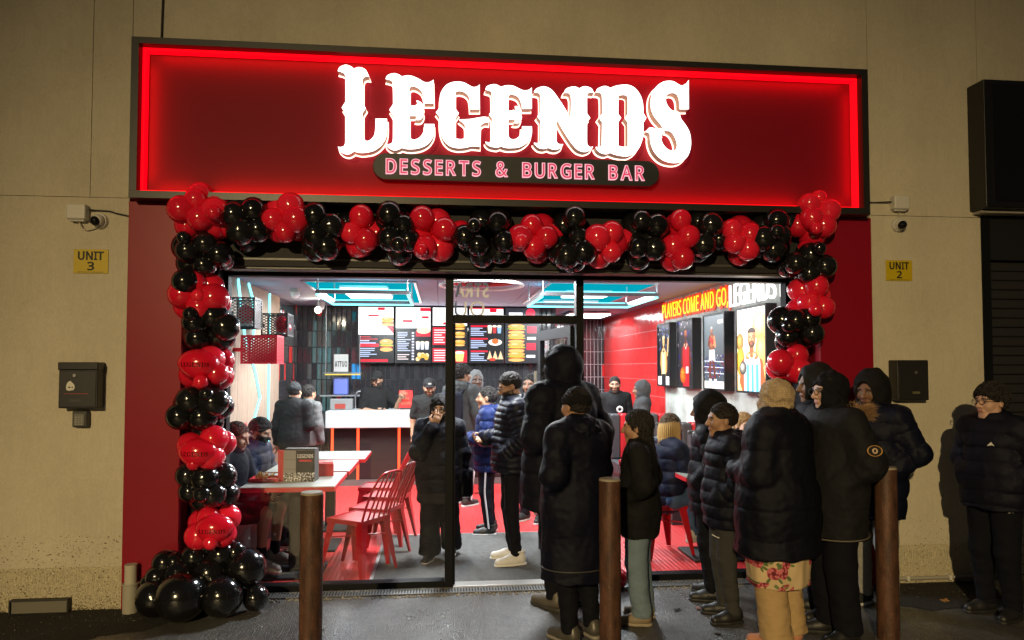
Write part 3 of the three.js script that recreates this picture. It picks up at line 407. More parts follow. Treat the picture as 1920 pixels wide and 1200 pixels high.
  const big = [[-1.695,0.165,0.3,0.165],[-1.448,0.15,0.26,0.14],[-1.899,0.135,0.2,0.128],[-1.336,0.291,0.1,0.137],[-1.255,0.1,0.16,0.089],[-1.567,0.265,0.12,0.132],[-1.761,0.27,0.14,0.11],[-1.868,0.346,0.12,0.088],[-1.901,0.262,0.16,0.08],[-1.675,0.377,0.12,0.095],[-1.498,0.39,0.12,0.096],[-1.97,0.222,0.14,0.051],[-1.409,0.40,0.1,0.074],[-1.798,0.354,0.14,0.066],[-1.6,0.45,0.08,0.08],[-1.55,0.1,0.1,0.1],[-1.8,0.1,0.08,0.1]];
  for (const [x, y, z, R] of big) put(x, y, z, R, blacks[0]);
  // printed balloons turn their lettering to the street
  for (const [x, y, z, R, a] of [[-1.64, 1.71, 0.21, 0.125, 0], [-1.635, 1.11, 0.21, 0.12, 0.0], [-1.515, 0.595, 0.22, 0.115, 0.05]]) {
    const o = new THREE.Mesh(unit, mPrint); o.name = 'balloon'; o.userData.label = 'red balloon printed LEGENDS'; o.castShadow = o.receiveShadow = true; o.position.set(x, y, z); o.scale.set(R * 1.1, R * 0.8, R * 0.8); o.rotation.set(0.03, Math.PI + a, 0.02); t.add(o);
  }
  console.log('balloons', count + big.length);
}
{
  const t = thing('loose_balloon', 'single red balloon lying on the ground by the doorway', 'balloon', [1.36, 0.075, -0.12]);
  const g = new THREE.SphereGeometry(0.075, 26, 18); g.scale(1, 0.96, 1.1); obj('skin', g, phys(lin(0.6, 0.008, 0.02), 0.16, { clearcoat: 0.6 }), t);
  const k = new THREE.ConeGeometry(0.01, 0.015, 8); k.rotateX(-Math.PI / 2); k.translate(0, 0, -0.088); obj('knot', k, mat(lin(0.5, 0.01, 0.02), 0.4), t);
}
// ---------------------------------------------------------------- the room behind the glass
const XL = -2.2, XR = 3.25, HC = 2.65, ZB = -6.0, ZB2 = -8.6, XA = 1.85;
const mRedFloor = phys(lin(0.62, 0.04, 0.042), 0.38, { bumpMap: texRibs, bumpScale: 0.004 });
const mCeil = mat(lin(0.26, 0.3, 0.41), 0.8), mPlainDark = mat(lin(0.03, 0.03, 0.032), 0.6);
struct('interior_floor', bx(XL - 0.1, XR + 0.1, -0.028, 0.004, ZB2 - 0.1, ZG - 0.055), mRedFloor);
struct('interior_wall', bx(XL - 0.12, XL, 0, HC + 0.2, ZB - 0.2, ZG - 0.02), mPlainDark);
struct('interior_wall', bx(XR, XR + 0.12, 0, HC + 0.2, ZB2 - 0.1, ZG - 0.02), mat(lin(1, 1, 1), 0.85, { map: texConcrete }));
struct('interior_wall', [bx(XL, XA, 0, HC + 0.2, ZB - 0.15, ZB - 0.012), bx(XA - 0.12, XA, 0, HC + 0.2, ZB2, ZB - 0.151), bx(XA, XR, 0, HC + 0.2, ZB2 - 0.12, ZB2 - 0.012)], mPlainDark);
{ // ceiling with panel joints
  const g = []; for (let i = 0; i < 5; i++) for (let j = 0; j < 7; j++) { const w = (XR - XL + 0.1) / 5, d = 8.35 / 7; g.push([XL - 0.05 + i * w, -0.29 - (j + 1) * d, w, d]); }
  const c = struct('interior_ceiling', bx(XL - 0.1, XR + 0.1, HC + 0.03, HC + 0.12, ZB2 - 0.1, -0.285), mPlainDark);
  for (const [x, z, w, d] of g) obj('ceiling_panel', bx(x + 0.003, x + w - 0.003, HC, HC + 0.025, z + 0.003, z + d - 0.003), mCeil, c);
}
{ const o = struct('entrance_mat', rb(-0.52, 1.08, 0.002, 0.014, -1.95, -0.37, 0.004), mat(lin(0.8, 0.8, 0.8), 0.95, { map: texMat })); obj('mat_edge', [bx(-0.545, -0.521, 0.003, 0.016, -1.975, -0.37), bx(1.081, 1.105, 0.003, 0.016, -1.975, -0.37), bx(-0.545, 1.105, 0.003, 0.016, -1.975, -1.951)], mat(lin(0.4, 0.4, 0.4), 0.4, { metalness: 0.7 }), o); }
// glazed tiles
const mTile = phys(lin(0.03, 0.03, 0.034), 0.12, { clearcoat: 1, clearcoatRoughness: 0.05 }), mTile2 = phys(lin(0.042, 0.042, 0.047), 0.15, { clearcoat: 1, clearcoatRoughness: 0.05 }), mTileRed = phys(lin(0.66, 0.03, 0.03), 0.14), mTileBlue = phys(lin(0.03, 0.25, 0.6), 0.2);
const mGrout = mat(lin(0.55, 0.55, 0.56), 0.8);
const TW = 0.075, TH = 0.25;
function tileGeo(w = TW - 0.017, h = TH - 0.016) { const s = new THREE.Shape(); s.moveTo(-w / 2, -h / 2); s.lineTo(w / 2, -h / 2); s.lineTo(w / 2, h / 2); s.lineTo(-w / 2, h / 2); return new THREE.ExtrudeGeometry(s, { depth: 0.004, bevelEnabled: true, bevelSize: 0.002, bevelThickness: 0.003, bevelSegments: 1 }); }
function tileWall(name, label, origin, turn, length, special, singles) {
  const t = thing(name, label, 'tiled wall', origin, turn), r = rng(length * 1000 + 3), rest = [[], []], tg = tileGeo();
  obj('grout', bx(0, length, 0, HC, -0.008, -0.002), mGrout, t);
  for (let i = 0; i * TW < length - 0.04; i++) for (let j = 0; j * TH < HC - 0.1; j++) {
    const x = (i + 0.5) * TW, y = (j + 0.5) * TH, sp = special(i, j, r), k = r() < 0.7 ? 0 : 1;
    const tilt = (r() - 0.5) * 0.07, tilt2 = (r() - 0.5) * 0.02;
    if (sp || (singles && singles(i, j))) { const o = obj('tile', tg, sp || (k ? mTile2 : mTile), t); o.position.set(x, Math.min(y, HC - TH / 2), 0); o.rotation.set(tilt2, tilt, 0); }
    else { const g = tg.clone(); g.rotateX(tilt2); g.rotateY(tilt); g.translate(x, Math.min(y, HC - TH / 2), 0); rest[k].push(g); }
  }
  rest.forEach((l, k) => { if (l.length) { const o = obj('tile_field', l, t.userData.red ? mTileRed : k ? mTile2 : mTile, t); o.userData.kind = 'stuff'; } });
  return t;
}
const redScatter = (p) => (i, j, r) => (r() < p ? mTileRed : null);
tileWall('tiled_wall', 'back wall of upright black glazed tiles with red accents behind the counter', [XL, 0, ZB - 0.01], 0, XA - XL, (i, j, r) => { const v = r(); return i > 8 && i < 14 && j > 1 && j < 9 && v < 0.28 ? mTileBlue : v < 0.05 ? mTileRed : null; }, (i) => i < 13);
tileWall('tiled_wall', 'black glazed tiles on the left wall beside the counter', [XL + 0.001, 0, -4.72], Math.PI / 2, 1.27, redScatter(0.09));
tileWall('tiled_wall', 'black glazed tiles at the end of the right hand passage', [XA, 0, ZB2 - 0.01], 0, XR - XA, redScatter(0.08));
{
  const t = thing('red_tiled_wall', 'glossy red tiled wall beyond the poster lightboxes', 'tiled wall', [XR - 0.001, 0, ZB2], -Math.PI / 2);
  const l = [], tg = tileGeo(), r = rng(77); const n = Math.floor(3.85 / TW); obj('grout', bx(0, 3.85, 0, HC, -0.001, 0.0015), mat(lin(0.5, 0.12, 0.12), 0.8), t);
  for (let i = 0; i < n; i++) for (let j = 0; j * TH < HC - 0.1; j++) { const g = tg.clone(); g.rotateX((r() - 0.5) * 0.03); g.rotateY((r() - 0.5) * 0.05); g.translate((i + 0.5) * TW, Math.min((j + 0.5) * TH, HC - TH / 2), 0); l.push(g); }
  obj('tile_field', l, mTileRed, t).userData.kind = 'stuff';
}
{ // open passage door seen past the menu boards
  const t = thing('passage_door', 'pale door standing ajar in the passage behind the queue', 'door', [XA + 0.05, 0, -6.3], -1.2);
  obj('leaf', rb(0, 0.75, 0.02, 2.05, -0.02, 0.02, 0.004), mat(lin(0.45, 0.36, 0.42), 0.6), t);
  obj('handle', bar([0.68, 1.0, 0.03], [0.58, 1.0, 0.05], 0.01), mGreyMetal, t);
}
// ---------------------------------------------------------------- ceiling lights
const mWhiteLamp = glow(lin(0.93, 0.98, 1), 6), mCyanPanel = phys(0x000000, 1, { emissive: lin(0.0, 0.5, 0.66), emissiveIntensity: 0.8, specularIntensity: 0 }), mNeon = glow(lin(0.22, 0.93, 1), 2.6), mAlu = mat(lin(0.5, 0.5, 0.52), 0.35, { metalness: 0.8 });
function ceilingPanel(x0, x1, z0, z1, label) {
  const t = thing('ceiling_light_panel', label, 'ceiling light', [0, 0, 0], 0, 'cyan ceiling light panels');
  obj('cyan_light_panel', bx(x0, x1, HC - 0.014, HC - 0.002, z0, z1), mCyanPanel, t);
  obj('trim', [bx(x0 - 0.03, x1 + 0.03, HC - 0.02, HC - 0.001, z0 - 0.03, z0 - 0.001), bx(x0 - 0.03, x1 + 0.03, HC - 0.02, HC - 0.001, z1 + 0.001, z1 + 0.03), bx(x0 - 0.03, x0 - 0.001, HC - 0.02, HC - 0.001, z0, z1), bx(x1 + 0.001, x1 + 0.03, HC - 0.02, HC - 0.001, z0, z1)], mAlu, t);
  rectLight(lin(0.0, 0.62, 0.8), 1.2, x1 - x0, z1 - z0, [(x0 + x1) / 2, HC - 0.017, (z0 + z1) / 2], [(x0 + x1) / 2, 0, (z0 + z1) / 2 + 0.0001]);
}
ceilingPanel(-1.5, -0.3, -5.2, -2.75, 'cyan lit ceiling panel over the tables at the left'); ceilingPanel(1.25, 2.45, -5.2, -2.6, 'cyan lit ceiling panel over the booths at the right');
function batten(x0, x1, z0, z1, label, k = 100) {
  const t = thing('ceiling_lamp', label, 'lamp', [0, 0, 0], 0, 'white ceiling lamps');
  obj('housing', rb(x0 - 0.01, x1 + 0.01, HC - 0.05, HC - 0.016, z0 - 0.01, z1 + 0.01, 0.006), mat(lin(0.7, 0.7, 0.7), 0.5), t);
  obj('lamp_diffuser', rb(x0, x1, HC - 0.07, HC - 0.051, z0, z1, 0.006), mWhiteLamp, t);
  rectLight(lin(0.94, 0.98, 1), k, x1 - x0, z1 - z0, [(x0 + x1) / 2, HC - 0.074, (z0 + z1) / 2], [(x0 + x1) / 2, 0, (z0 + z1) / 2 + 0.0001]);
}
batten(-1.15, -0.62, -4.1, -3.05, 'white ceiling lamp above the counter at the left'); batten(1.55, 2.1, -3.75, -3.3, 'nearer white ceiling lamp over the right booths', 80); batten(1.45, 2.2, -5.0, -4.5, 'farther white ceiling lamp over the right booths', 62); batten(2.2, 2.9, -7.4, -6.6, 'white ceiling lamp at the end of the red tiled passage', 40); batten(0.2, 0.8, -1.6, -0.9, 'white ceiling lamp just inside the entrance door', 115);
function hangingFrame(x0, x1, z0, z1, y, label) {
  const t = thing('hanging_light_frame', label, 'light frame', [0, 0, 0], 0, 'hanging rectangular light frames');
  obj('frame', [bx(x0, x1, y, y + 0.035, z0, z0 + 0.035), bx(x0, x1, y, y + 0.035, z1 - 0.035, z1), bx(x0, x0 + 0.035, y, y + 0.035, z0 + 0.036, z1 - 0.036), bx(x1 - 0.035, x1, y, y + 0.035, z0 + 0.036, z1 - 0.036)], mAlu, t);
  obj('neon_tube', [bx(x0 + 0.002, x1 - 0.002, y - 0.018, y - 0.001, z0 + 0.004, z0 + 0.022), bx(x0 + 0.004, x0 + 0.022, y - 0.018, y - 0.001, z0 + 0.023, z1 - 0.02), bx(x1 - 0.022, x1 - 0.004, y - 0.018, y - 0.001, z0 + 0.023, z1 - 0.02)], mNeon, t);
  for (const [x, z] of [[x0 + 0.02, z0 + 0.02], [x1 - 0.02, z0 + 0.02], [x0 + 0.02, z1 - 0.02], [x1 - 0.02, z1 - 0.02]]) obj('hanger', bar([x, y + 0.03, z], [x, HC, z], 0.008, 8), mAlu, t);
  obj('neon_uplight', [bx(x0 + 0.04, x1 - 0.04, y + 0.036, y + 0.044, z0 + 0.006, z0 + 0.03), bx(x0 + 0.04, x1 - 0.04, y + 0.036, y + 0.044, z1 - 0.03, z1 - 0.006)], mNeon, t); for (const zz of [z0 + 0.018, z1 - 0.018]) rectLight(lin(0.1, 0.8, 1), 34, x1 - x0 - 0.1, 0.024, [(x0 + x1) / 2, y + 0.047, zz], [(x0 + x1) / 2, 5, zz + 0.001]);
  rectLight(lin(0.25, 0.95, 1), 2.5, x1 - x0, 0.02, [(x0 + x1) / 2, y - 0.022, z0 + 0.012], [(x0 + x1) / 2, 0, z0 + 0.013]);
}
hangingFrame(-1.2, -0.3, -2.85, -1.72, 2.4, 'hanging metal frame with cyan neon over the left tables'); hangingFrame(1.0, 2.2, -2.9, -1.7, 2.4, 'hanging metal frame with cyan neon over the right booths');
{
  const t = thing('round_ceiling_sign', 'red and white ring hanging from the ceiling behind the door transom', 'sign', [0.42, 2.52, -1.95]);
  const a = new THREE.TorusGeometry(0.42, 0.016, 8, 60); a.rotateX(Math.PI / 2); obj('white_ring', a, mat(lin(0.8, 0.8, 0.8), 0.4), t);
  const b = new THREE.TorusGeometry(0.36, 0.022, 8, 60); b.rotateX(Math.PI / 2); b.translate(0, 0.05, 0); obj('red_ring', b, mat(lin(0.6, 0.03, 0.03), 0.4), t);
  obj('hanger', [bar([0.3, 0, 0.2], [0.3, 0.13, 0.2], 0.005), bar([-0.3, 0, -0.2], [-0.3, 0.13, -0.2], 0.005)], mAlu, t);
  const v = thing('mirrored_lettering', 'white reversed STRAIGHT OUTTA lettering seen through the door transom', 'lettering', [0.11, 2.1, ZG - 0.14], 0);
  const m = mat(lin(0.85, 0.85, 0.85), 0.5); const s1 = fitW(textGeo('STRA', 0.1, 0.004), 0.27, 0.12), s2 = fitW(textGeo('OU', 0.1, 0.004, fontReg), 0.24, 0.12);
  // letters read right to left from the street: built as seen from inside
  for (const [g, x, y] of [[s1, 0.145, 0.205], [s2, 0.125, 0.055]]) { g.rotateY(Math.PI); g.translate(x, y, 0); obj('letters', g, m, v); }
  obj('backing_rod', bar([0, 0.276, 0], [0.3, 0.276, 0], 0.004), mAlu, v);
}
// ---------------------------------------------------------------- left wall: pale boards, zigzag neon, mesh boxes
{
  const t = thing('board_panelling', 'pale wood boards covering the left wall', 'wall panelling'); const m = mat(lin(0.62, 0.6, 0.58), 0.6, { map: texWood });
  for (let i = 0; i < 11; i++) obj('board', bx(XL + 0.001, XL + 0.014, 0, HC - 0.002, -0.36 - (i + 1) * 0.396 + 0.004, -0.36 - i * 0.396), m, t);
  const neon = (pts, label) => { const n = thing('neon_strip', label, 'neon light', [0, 0, 0], 0, 'cyan neon strips on the left wall'); const g = []; for (let i = 0; i + 1 < pts.length; i++) { g.push(bar([XL + 0.03, pts[i][1], pts[i][0]], [XL + 0.03, pts[i + 1][1], pts[i + 1][0]], 0.013, 8)); const s = new THREE.SphereGeometry(0.013, 8, 6); s.translate(XL + 0.03, pts[i + 1][1], pts[i + 1][0]); g.push(s); } obj('neon_tube', g, mNeon, n); obj('clip', pts.map(p => bx(XL + 0.014, XL + 0.022, p[1] - 0.01, p[1] + 0.01, p[0] - 0.01, p[0] + 0.01)), mWhitePlastic, n); const zs = pts.map(p => p[0]), zc = (Math.min(...zs) + Math.max(...zs)) / 2; rectLight(lin(0.25, 0.95, 1), 5, 0.05, 1.9, [XL + 0.05, 1.6, zc], [3, 1.6, zc]); };
  neon([[-1.5, 2.6], [-1.7, 1.9], [-1.4, 1.3], [-1.55, 0.7]], 'zigzag cyan neon strip on the wall nearest the window');
  neon([[-2.64, 2.64], [-2.73, 2.43], [-2.95, 2.0], [-3.4, 1.65], [-3.65, 1.32], [-3.33, 1.02], [-3.4, 0.6]], 'bent cyan neon strip running behind the mesh boxes');
  neon([[-3.06, 2.64], [-3.23, 2.5], [-3.35, 2.2], [-3.2, 1.8]], 'short slanted cyan neon strip high on the board wall');
  neon([[-4.07, 2.63], [-4.08, 0.6]], 'straight upright cyan neon strip at the end of the boards');
}
function meshSheet(w, h, z, bw = 0.007, px = 0.05, py = 0.03) { // expanded metal: crossing slanted strands, clipped to the frame
  const g = []; const k = py / px; const add = (x0, y0, x1, y1) => { const L = Math.hypot(x1 - x0, y1 - y0); if (L < 0.004) return; const b = new THREE.BoxGeometry(L, bw, bw); b.rotateZ(Math.atan2(y1 - y0, x1 - x0)); b.translate((x0 + x1) / 2, (y0 + y1) / 2, z); g.push(b); };
  for (const s of [-1, 1]) for (let c = -w * k - h; c < w * k + h * 2; c += py) { // y = s*k*x + c over x in [0,w]
    const pts = []; let xa = 0, xb = w; const ys = x => s * k * x + c; const lim = yv => (yv - c) / (s * k); const t0 = lim(0), t1 = lim(h); xa = Math.max(xa, Math.min(t0, t1)); xb = Math.min(xb, Math.max(t0, t1)); if (xb > xa) add(xa - w / 2, ys(xa) - h / 2, xb - w / 2, ys(xb) - h / 2); }
  return merge(g);
}
function meshBox(x, y, z, w, h, d, frameM, meshM, label, inner, solid, bw = 0.007) {
  const t = thing('mesh_box', label, 'display box', [x, y, z], 0, 'mesh display boxes on the left wall'); const e = 0.016;
  obj('frame', [...frameGeo(-w / 2, w / 2, -h / 2, h / 2, 0, e, e), ...frameGeo(-w / 2, w / 2, -h / 2, h / 2, -d, -d + e, e), ...[[-w / 2, -h / 2], [w / 2 - e, -h / 2], [-w / 2, h / 2 - e], [w / 2 - e, h / 2 - e]].map(([a, b]) => bx(a, a + e, b, b + e, -d + e, 0))], frameM, t);
  obj('mesh_front', meshSheet(w - e, h - e, e / 2, bw), meshM, t); obj('mesh_back', meshSheet(w - e, h - e, -d + e / 2, bw), meshM, t);
  const sd = meshSheet(d - e, h - e, 0, bw); sd.rotateY(Math.PI / 2); sd.translate(w / 2 - e / 2, 0, -d / 2); obj('mesh_side', sd, meshM, t);
  obj('bracket', bx(XL - x + 0.014, -w / 2, -0.02, 0.02, -d / 2 - 0.02, -d / 2 + 0.02), frameM, t);
  if (solid) obj('back_panel', bx(-w / 2 + e, w / 2 - e, -h / 2 + e, h / 2 - e, -d + e + 0.002, -d + e + 0.006), frameM, t);
  if (inner) obj('mesh_shelf', bx(-w / 2 + e, w / 2 - e, -h / 2 + e, -h / 2 + e + 0.004, -d + e, 0), frameM, t);
}
const mRedPaint = phys(lin(0.75, 0.015, 0.04), 0.35);
meshBox(-1.952, 2.228, -2.0, 0.25, 0.306, 0.28, mBlack, mat(lin(0.25, 0.25, 0.26), 0.4, { metalness: 0.6 }), 'black mesh box holding a red glove, nearest the ceiling', true);
meshBox(-1.863, 2.17, -3.0, 0.296, 0.258, 0.3, mBlack, mat(lin(0.05, 0.05, 0.06), 0.4, { metalness: 0.6 }), 'smaller black mesh box farther along the left wall', true);
meshBox(-1.882, 1.873, -2.4, 0.372, 0.301, 0.3, mRedPaint, mRedPaint, 'bright red mesh box below the black ones', true, false, 0.013);
function glove(x, y, z, label) {
  const t = thing('boxing_glove', label, 'glove', [x, y, z], 0, 'boxing gloves in the mesh boxes'); const m = phys(lin(0.6, 0.012, 0.02), 0.25);
  const a = new THREE.SphereGeometry(0.085, 24, 18); a.scale(0.95, 1.05, 0.8); a.translate(0, 0.13, 0.01); const c = new THREE.CylinderGeometry(0.055, 0.065, 0.09, 20); c.translate(0, 0.045, 0); obj('mitt', [a, c], m, t);
  const th = new THREE.CapsuleGeometry(0.028, 0.07, 6, 12); th.rotateZ(0.35); th.translate(0.075, 0.11, 0.03); obj('thumb', th, m, t); const cu = new THREE.CylinderGeometry(0.066, 0.068, 0.03, 20); cu.translate(0, 0.015, 0); obj('cuff', cu, mat(lin(0.5, 0.5, 0.5), 0.6), t);
}
glove(-1.95, 2.096, -2.14, 'red boxing glove inside the upper black mesh box'); glove(-1.82, 2.06, -3.15, 'red boxing glove inside the smaller farther mesh box');
for (const [x, y, z, l] of [[-1.76, 2.65, -3.6, 'white dome camera under the ceiling by the left wall'], [-1.75, 2.65, -5.4, 'white dome camera farther back near the counter']]) { const t = thing('ceiling_camera', l, 'camera', [x, y, z], 0, 'indoor dome cameras'); const b = new THREE.CylinderGeometry(0.06, 0.07, 0.05, 20); b.translate(0, -0.027, 0); obj('base', b, mWhitePlastic, t); const d = new THREE.SphereGeometry(0.055, 20, 12); d.translate(0, -0.07, 0); obj('dome', d, mat(lin(0.7, 0.7, 0.7), 0.3), t); }
{ const t = thing('wall_lamp', 'small warm round lamp glowing near the back left corner', 'lamp', [-1.72, 2.5, -5.0]); const g = new THREE.SphereGeometry(0.05, 18, 12); obj('lamp_globe', g, glow(lin(1, 0.9, 0.7), 5), t); obj('stem', bar([0, 0.05, 0], [0, 0.15, 0], 0.01), mAlu, t); const p = new THREE.PointLight(lin(1, 0.85, 0.6), 0.8, 0, 2); p.position.set(-1.72, 2.44, -4.93); p.castShadow = true; scene.add(p); }
// ---------------------------------------------------------------- menu boards over the counter
function burger(g, x, y, w, h) { const e = (c, cx, cy, rx, ry) => { g.fillStyle = c; g.beginPath(); g.ellipse(cx, cy, rx, ry, 0, 0, 6.3); g.fill(); }; e('#e9a64a', x, y - h * 0.28, w * 0.5, h * 0.24); e('#fbd9a0', x - w * 0.1, y - h * 0.36, w * 0.2, h * 0.06); e('#7cab3a', x, y - h * 0.05, w * 0.54, h * 0.08); e('#5a2a14', x, y + h * 0.06, w * 0.5, h * 0.1); e('#f0b52e', x + w * 0.05, y + h * 0.0, w * 0.5, h * 0.05); e('#d8362a', x, y + h * 0.16, w * 0.48, h * 0.06); e('#eeb563', x, y + h * 0.28, w * 0.48, h * 0.16); }
function lines(g, x, y, w, n, dy, c, r) { g.fillStyle = c; for (let i = 0; i < n; i++) g.fillRect(x, y + i * dy, w * (0.45 + 0.55 * r()), dy * 0.45); }
function pot(g, x, y, w, h, c) { g.fillStyle = c; g.beginPath(); g.moveTo(x - w / 2, y - h / 2); g.lineTo(x + w / 2, y - h / 2); g.lineTo(x + w * 0.36, y + h / 2); g.lineTo(x - w * 0.36, y + h / 2); g.fill(); g.fillStyle = '#fff3da'; g.beginPath(); g.ellipse(x, y - h / 2, w / 2, h * 0.16, 0, 0, 6.3); g.fill(); }
{
  const screens = [
    (g, w, h, r) => { g.fillStyle = '#101014'; g.fillRect(0, 0, w, h); g.fillStyle = '#fff'; g.fillRect(0, 0, w, h * 0.5); g.fillStyle = '#d4102e'; g.fillRect(w * 0.55, 4, w * 0.2, h * 0.045); g.fillRect(w * 0.28, h * 0.14, w * 0.3, h * 0.03); burger(g, w * 0.83, h * 0.27, w * 0.36, h * 0.17); g.fillStyle = '#d4102e'; g.beginPath(); g.moveTo(w * 0.8, h * 0.34); g.lineTo(w, h * 0.34); g.lineTo(w, h * 0.48); g.fill(); lines(g, w * 0.05, h * 0.53, w * 0.55, 2, h * 0.04, '#c8202e', r); lines(g, w * 0.05, h * 0.6, w * 0.5, 2, h * 0.04, '#cdd6ff', r); g.fillStyle = '#d4102e'; g.fillRect(w * 0.04, h * 0.66, w * 0.55, h * 0.06); lines(g, w * 0.05, h * 0.74, w * 0.5, 5, h * 0.035, '#bcd0f4', r); burger(g, w * 0.8, h * 0.7, w * 0.38, h * 0.24); g.fillStyle = '#d4102e'; g.fillRect(w * 0.07, h * 0.94, w * 0.78, h * 0.05); },
    (g, w, h, r) => { g.fillStyle = '#121216'; g.fillRect(0, 0, w, h); g.fillStyle = '#fff'; g.fillRect(0, 0, w, h * 0.38); g.fillRect(w * 0.65, 0, w * 0.35, h * 0.45); g.fillStyle = '#d4102e'; g.fillRect(w * 0.7, 4, w * 0.3, h * 0.06); g.fillRect(w * 0.75, h * 0.16, w * 0.2, h * 0.04); g.fillRect(w * 0.2, h * 0.23, w * 0.28, h * 0.04); g.fillRect(w * 0.58, h * 0.43, w * 0.42, h * 0.1); g.fillStyle = '#f2dcb4'; g.beginPath(); g.ellipse(w * 0.8, h * 0.42, w * 0.2, h * 0.06, 0, 0, 6.3); g.fill(); lines(g, w * 0.05, h * 0.45, w * 0.36, 4, h * 0.03, '#c6d4f6', r); lines(g, w * 0.05, h * 0.58, w * 0.4, 7, h * 0.033, '#c6d4f6', r); g.fillStyle = '#d8def4'; for (let i = 0; i < 10; i++) g.fillRect(w * 0.46, h * (0.45 + i * 0.053), w * 0.07, h * 0.03); for (let i = 0; i < 3; i++) pot(g, w * (0.64 + i * 0.13), h * 0.7, w * 0.12, h * 0.13, '#dfe6f2'); for (let i = 0; i < 9; i++) { g.fillStyle = i % 2 ? '#f3d9a0' : '#e0a83e'; g.beginPath(); g.arc(w * (0.62 + r() * 0.32), h * (0.85 + r() * 0.1), w * 0.06, 0, 6.3); g.fill(); } lines(g, w * 0.05, h * 0.85, w * 0.42, 3, h * 0.04, '#e8d8d8', r); },
    (g, w, h, r) => { g.fillStyle = '#141014'; g.fillRect(0, 0, w, h); g.fillStyle = '#fff'; g.fillRect(0, 0, w, h * 0.33); g.fillStyle = '#d4102e'; g.fillRect(w * 0.3, h * 0.27, w * 0.22, h * 0.04); g.fillRect(0, h * 0.36, w * 0.5, h * 0.32); g.fillRect(0, h * 0.74, w * 0.52, h * 0.25); g.fillRect(w * 0.56, h * 0.78, w * 0.44, h * 0.22); lines(g, w * 0.04, h * 0.4, w * 0.42, 6, h * 0.045, '#ffdfe2', r); lines(g, w * 0.04, h * 0.77, w * 0.42, 5, h * 0.045, '#ffdfe2', r); for (let i = 0; i < 4; i++) burger(g, w * 0.78, h * (0.2 + i * 0.15), w * 0.32, h * 0.12); pot(g, w * 0.78, h * 0.9, w * 0.28, h * 0.16, '#f2dc7a'); },
    (g, w, h, r) => { g.fillStyle = '#121216'; g.fillRect(0, 0, w, h); g.fillStyle = '#fff'; g.fillRect(0, 0, w, h * 0.27); g.fillStyle = '#d4102e'; g.fillRect(0, 0, w, h * 0.02); g.fillRect(w * 0.6, h * 0.02, w * 0.2, h * 0.06); for (let k = 0; k < 3; k++) { const y0 = h * (0.32 + k * 0.23); g.fillStyle = '#d4102e'; g.fillRect(w * 0.04, y0, w * 0.5, h * 0.03); lines(g, w * 0.04, y0 + h * 0.045, w * 0.48, 5, h * 0.032, '#c2d2f6', r); } for (let i = 0; i < 3; i++) pot(g, w * (0.6 + i * 0.14), h * 0.4, w * 0.13, h * 0.13, ['#f6e3c0', '#b33', '#8db4ea'][i]); g.fillStyle = '#f3ede4'; g.beginPath(); g.ellipse(w * 0.76, h * 0.63, w * 0.2, h * 0.06, 0, 0, 6.3); g.fill(); g.fillStyle = '#c2672a'; g.beginPath(); g.ellipse(w * 0.76, h * 0.61, w * 0.1, h * 0.05, 0, 0, 6.3); g.fill(); for (let i = 0; i < 3; i++) { g.fillStyle = '#eec79a'; g.beginPath(); g.moveTo(w * (0.52 + i * 0.16), h * 0.94); g.lineTo(w * (0.6 + i * 0.16), h * 0.78); g.lineTo(w * (0.68 + i * 0.16), h * 0.94); g.fill(); } g.fillStyle = '#d03a22'; g.fillRect(w * 0.6, h * 0.92, w * 0.16, h * 0.05); },
    (g, w, h, r) => { g.fillStyle = '#2a2a32'; g.fillRect(0, 0, w, h); g.fillStyle = '#fff'; g.fillRect(w * 0.1, h * 0.08, w * 0.4, h * 0.06); g.fillStyle = '#e02848'; g.beginPath(); g.arc(w * 0.74, h * 0.09, w * 0.14, 0, 6.3); g.fill(); g.fillStyle = '#fff'; g.fillRect(w * 0.08, h * 0.23, w * 0.5, h * 0.04); g.fillRect(w * 0.62, h * 0.23, w * 0.3, h * 0.04); for (let i = 0; i < 4; i++) burger(g, w * 0.32, h * (0.39 + i * 0.17), w * 0.5, h * 0.19); g.fillStyle = '#d8103a'; g.fillRect(w * 0.64, h * 0.33, w * 0.28, h * 0.13); g.fillRect(w * 0.62, h * 0.64, w * 0.28, h * 0.13); g.fillStyle = '#fff'; g.fillRect(w * 0.64, h * 0.53, w * 0.26, h * 0.05); g.fillRect(w * 0.62, h * 0.86, w * 0.26, h * 0.05); },
  ];
  const r = rng(9), W = 0.552, H = 0.875;
  const places = ['leftmost menu screen with a burger over white', 'second menu screen from the left', 'middle menu screen partly behind the black mullion', 'fourth menu screen seen through the doorway', 'rightmost menu screen with a column of stacked burgers'];
  screens.forEach((f, i) => {
    const t = thing('menu_screen', places[i] + ' above the counter', 'screen', [-1.262 + i * 0.57 + W / 2, 1.755, -5.86], 0, 'menu screens above the counter');
    obj('bezel', bx(-W / 2, W / 2, 0, H, -0.05, 0), mBlack, t);
    const g = new THREE.PlaneGeometry(W - 0.018, H - 0.018); g.translate(0, H / 2, 0.003);
    const tex = canvasTex(320, 512, (c, w, h) => f(c, w, h, r));
    obj('screen', g, new THREE.MeshStandardMaterial({ color: 0x050505, emissive: 0xffffff, emissiveMap: tex, emissiveIntensity: 1.7, roughness: 0.3 }), t);
    obj('bracket', bx(-0.03, 0.03, 0.3, 0.6, -0.12, -0.051), mGreyMetal, t);
    rectLight(i < 2 ? lin(1, 0.93, 0.9) : lin(1, 0.75, 0.7), i < 2 ? 2.4 : 1.4, W, H, [-1.262 + i * 0.57 + W / 2, 1.755 + H / 2, -5.85], [-1.262 + i * 0.57 + W / 2, 1.755 + H / 2, 0]);
  });
}
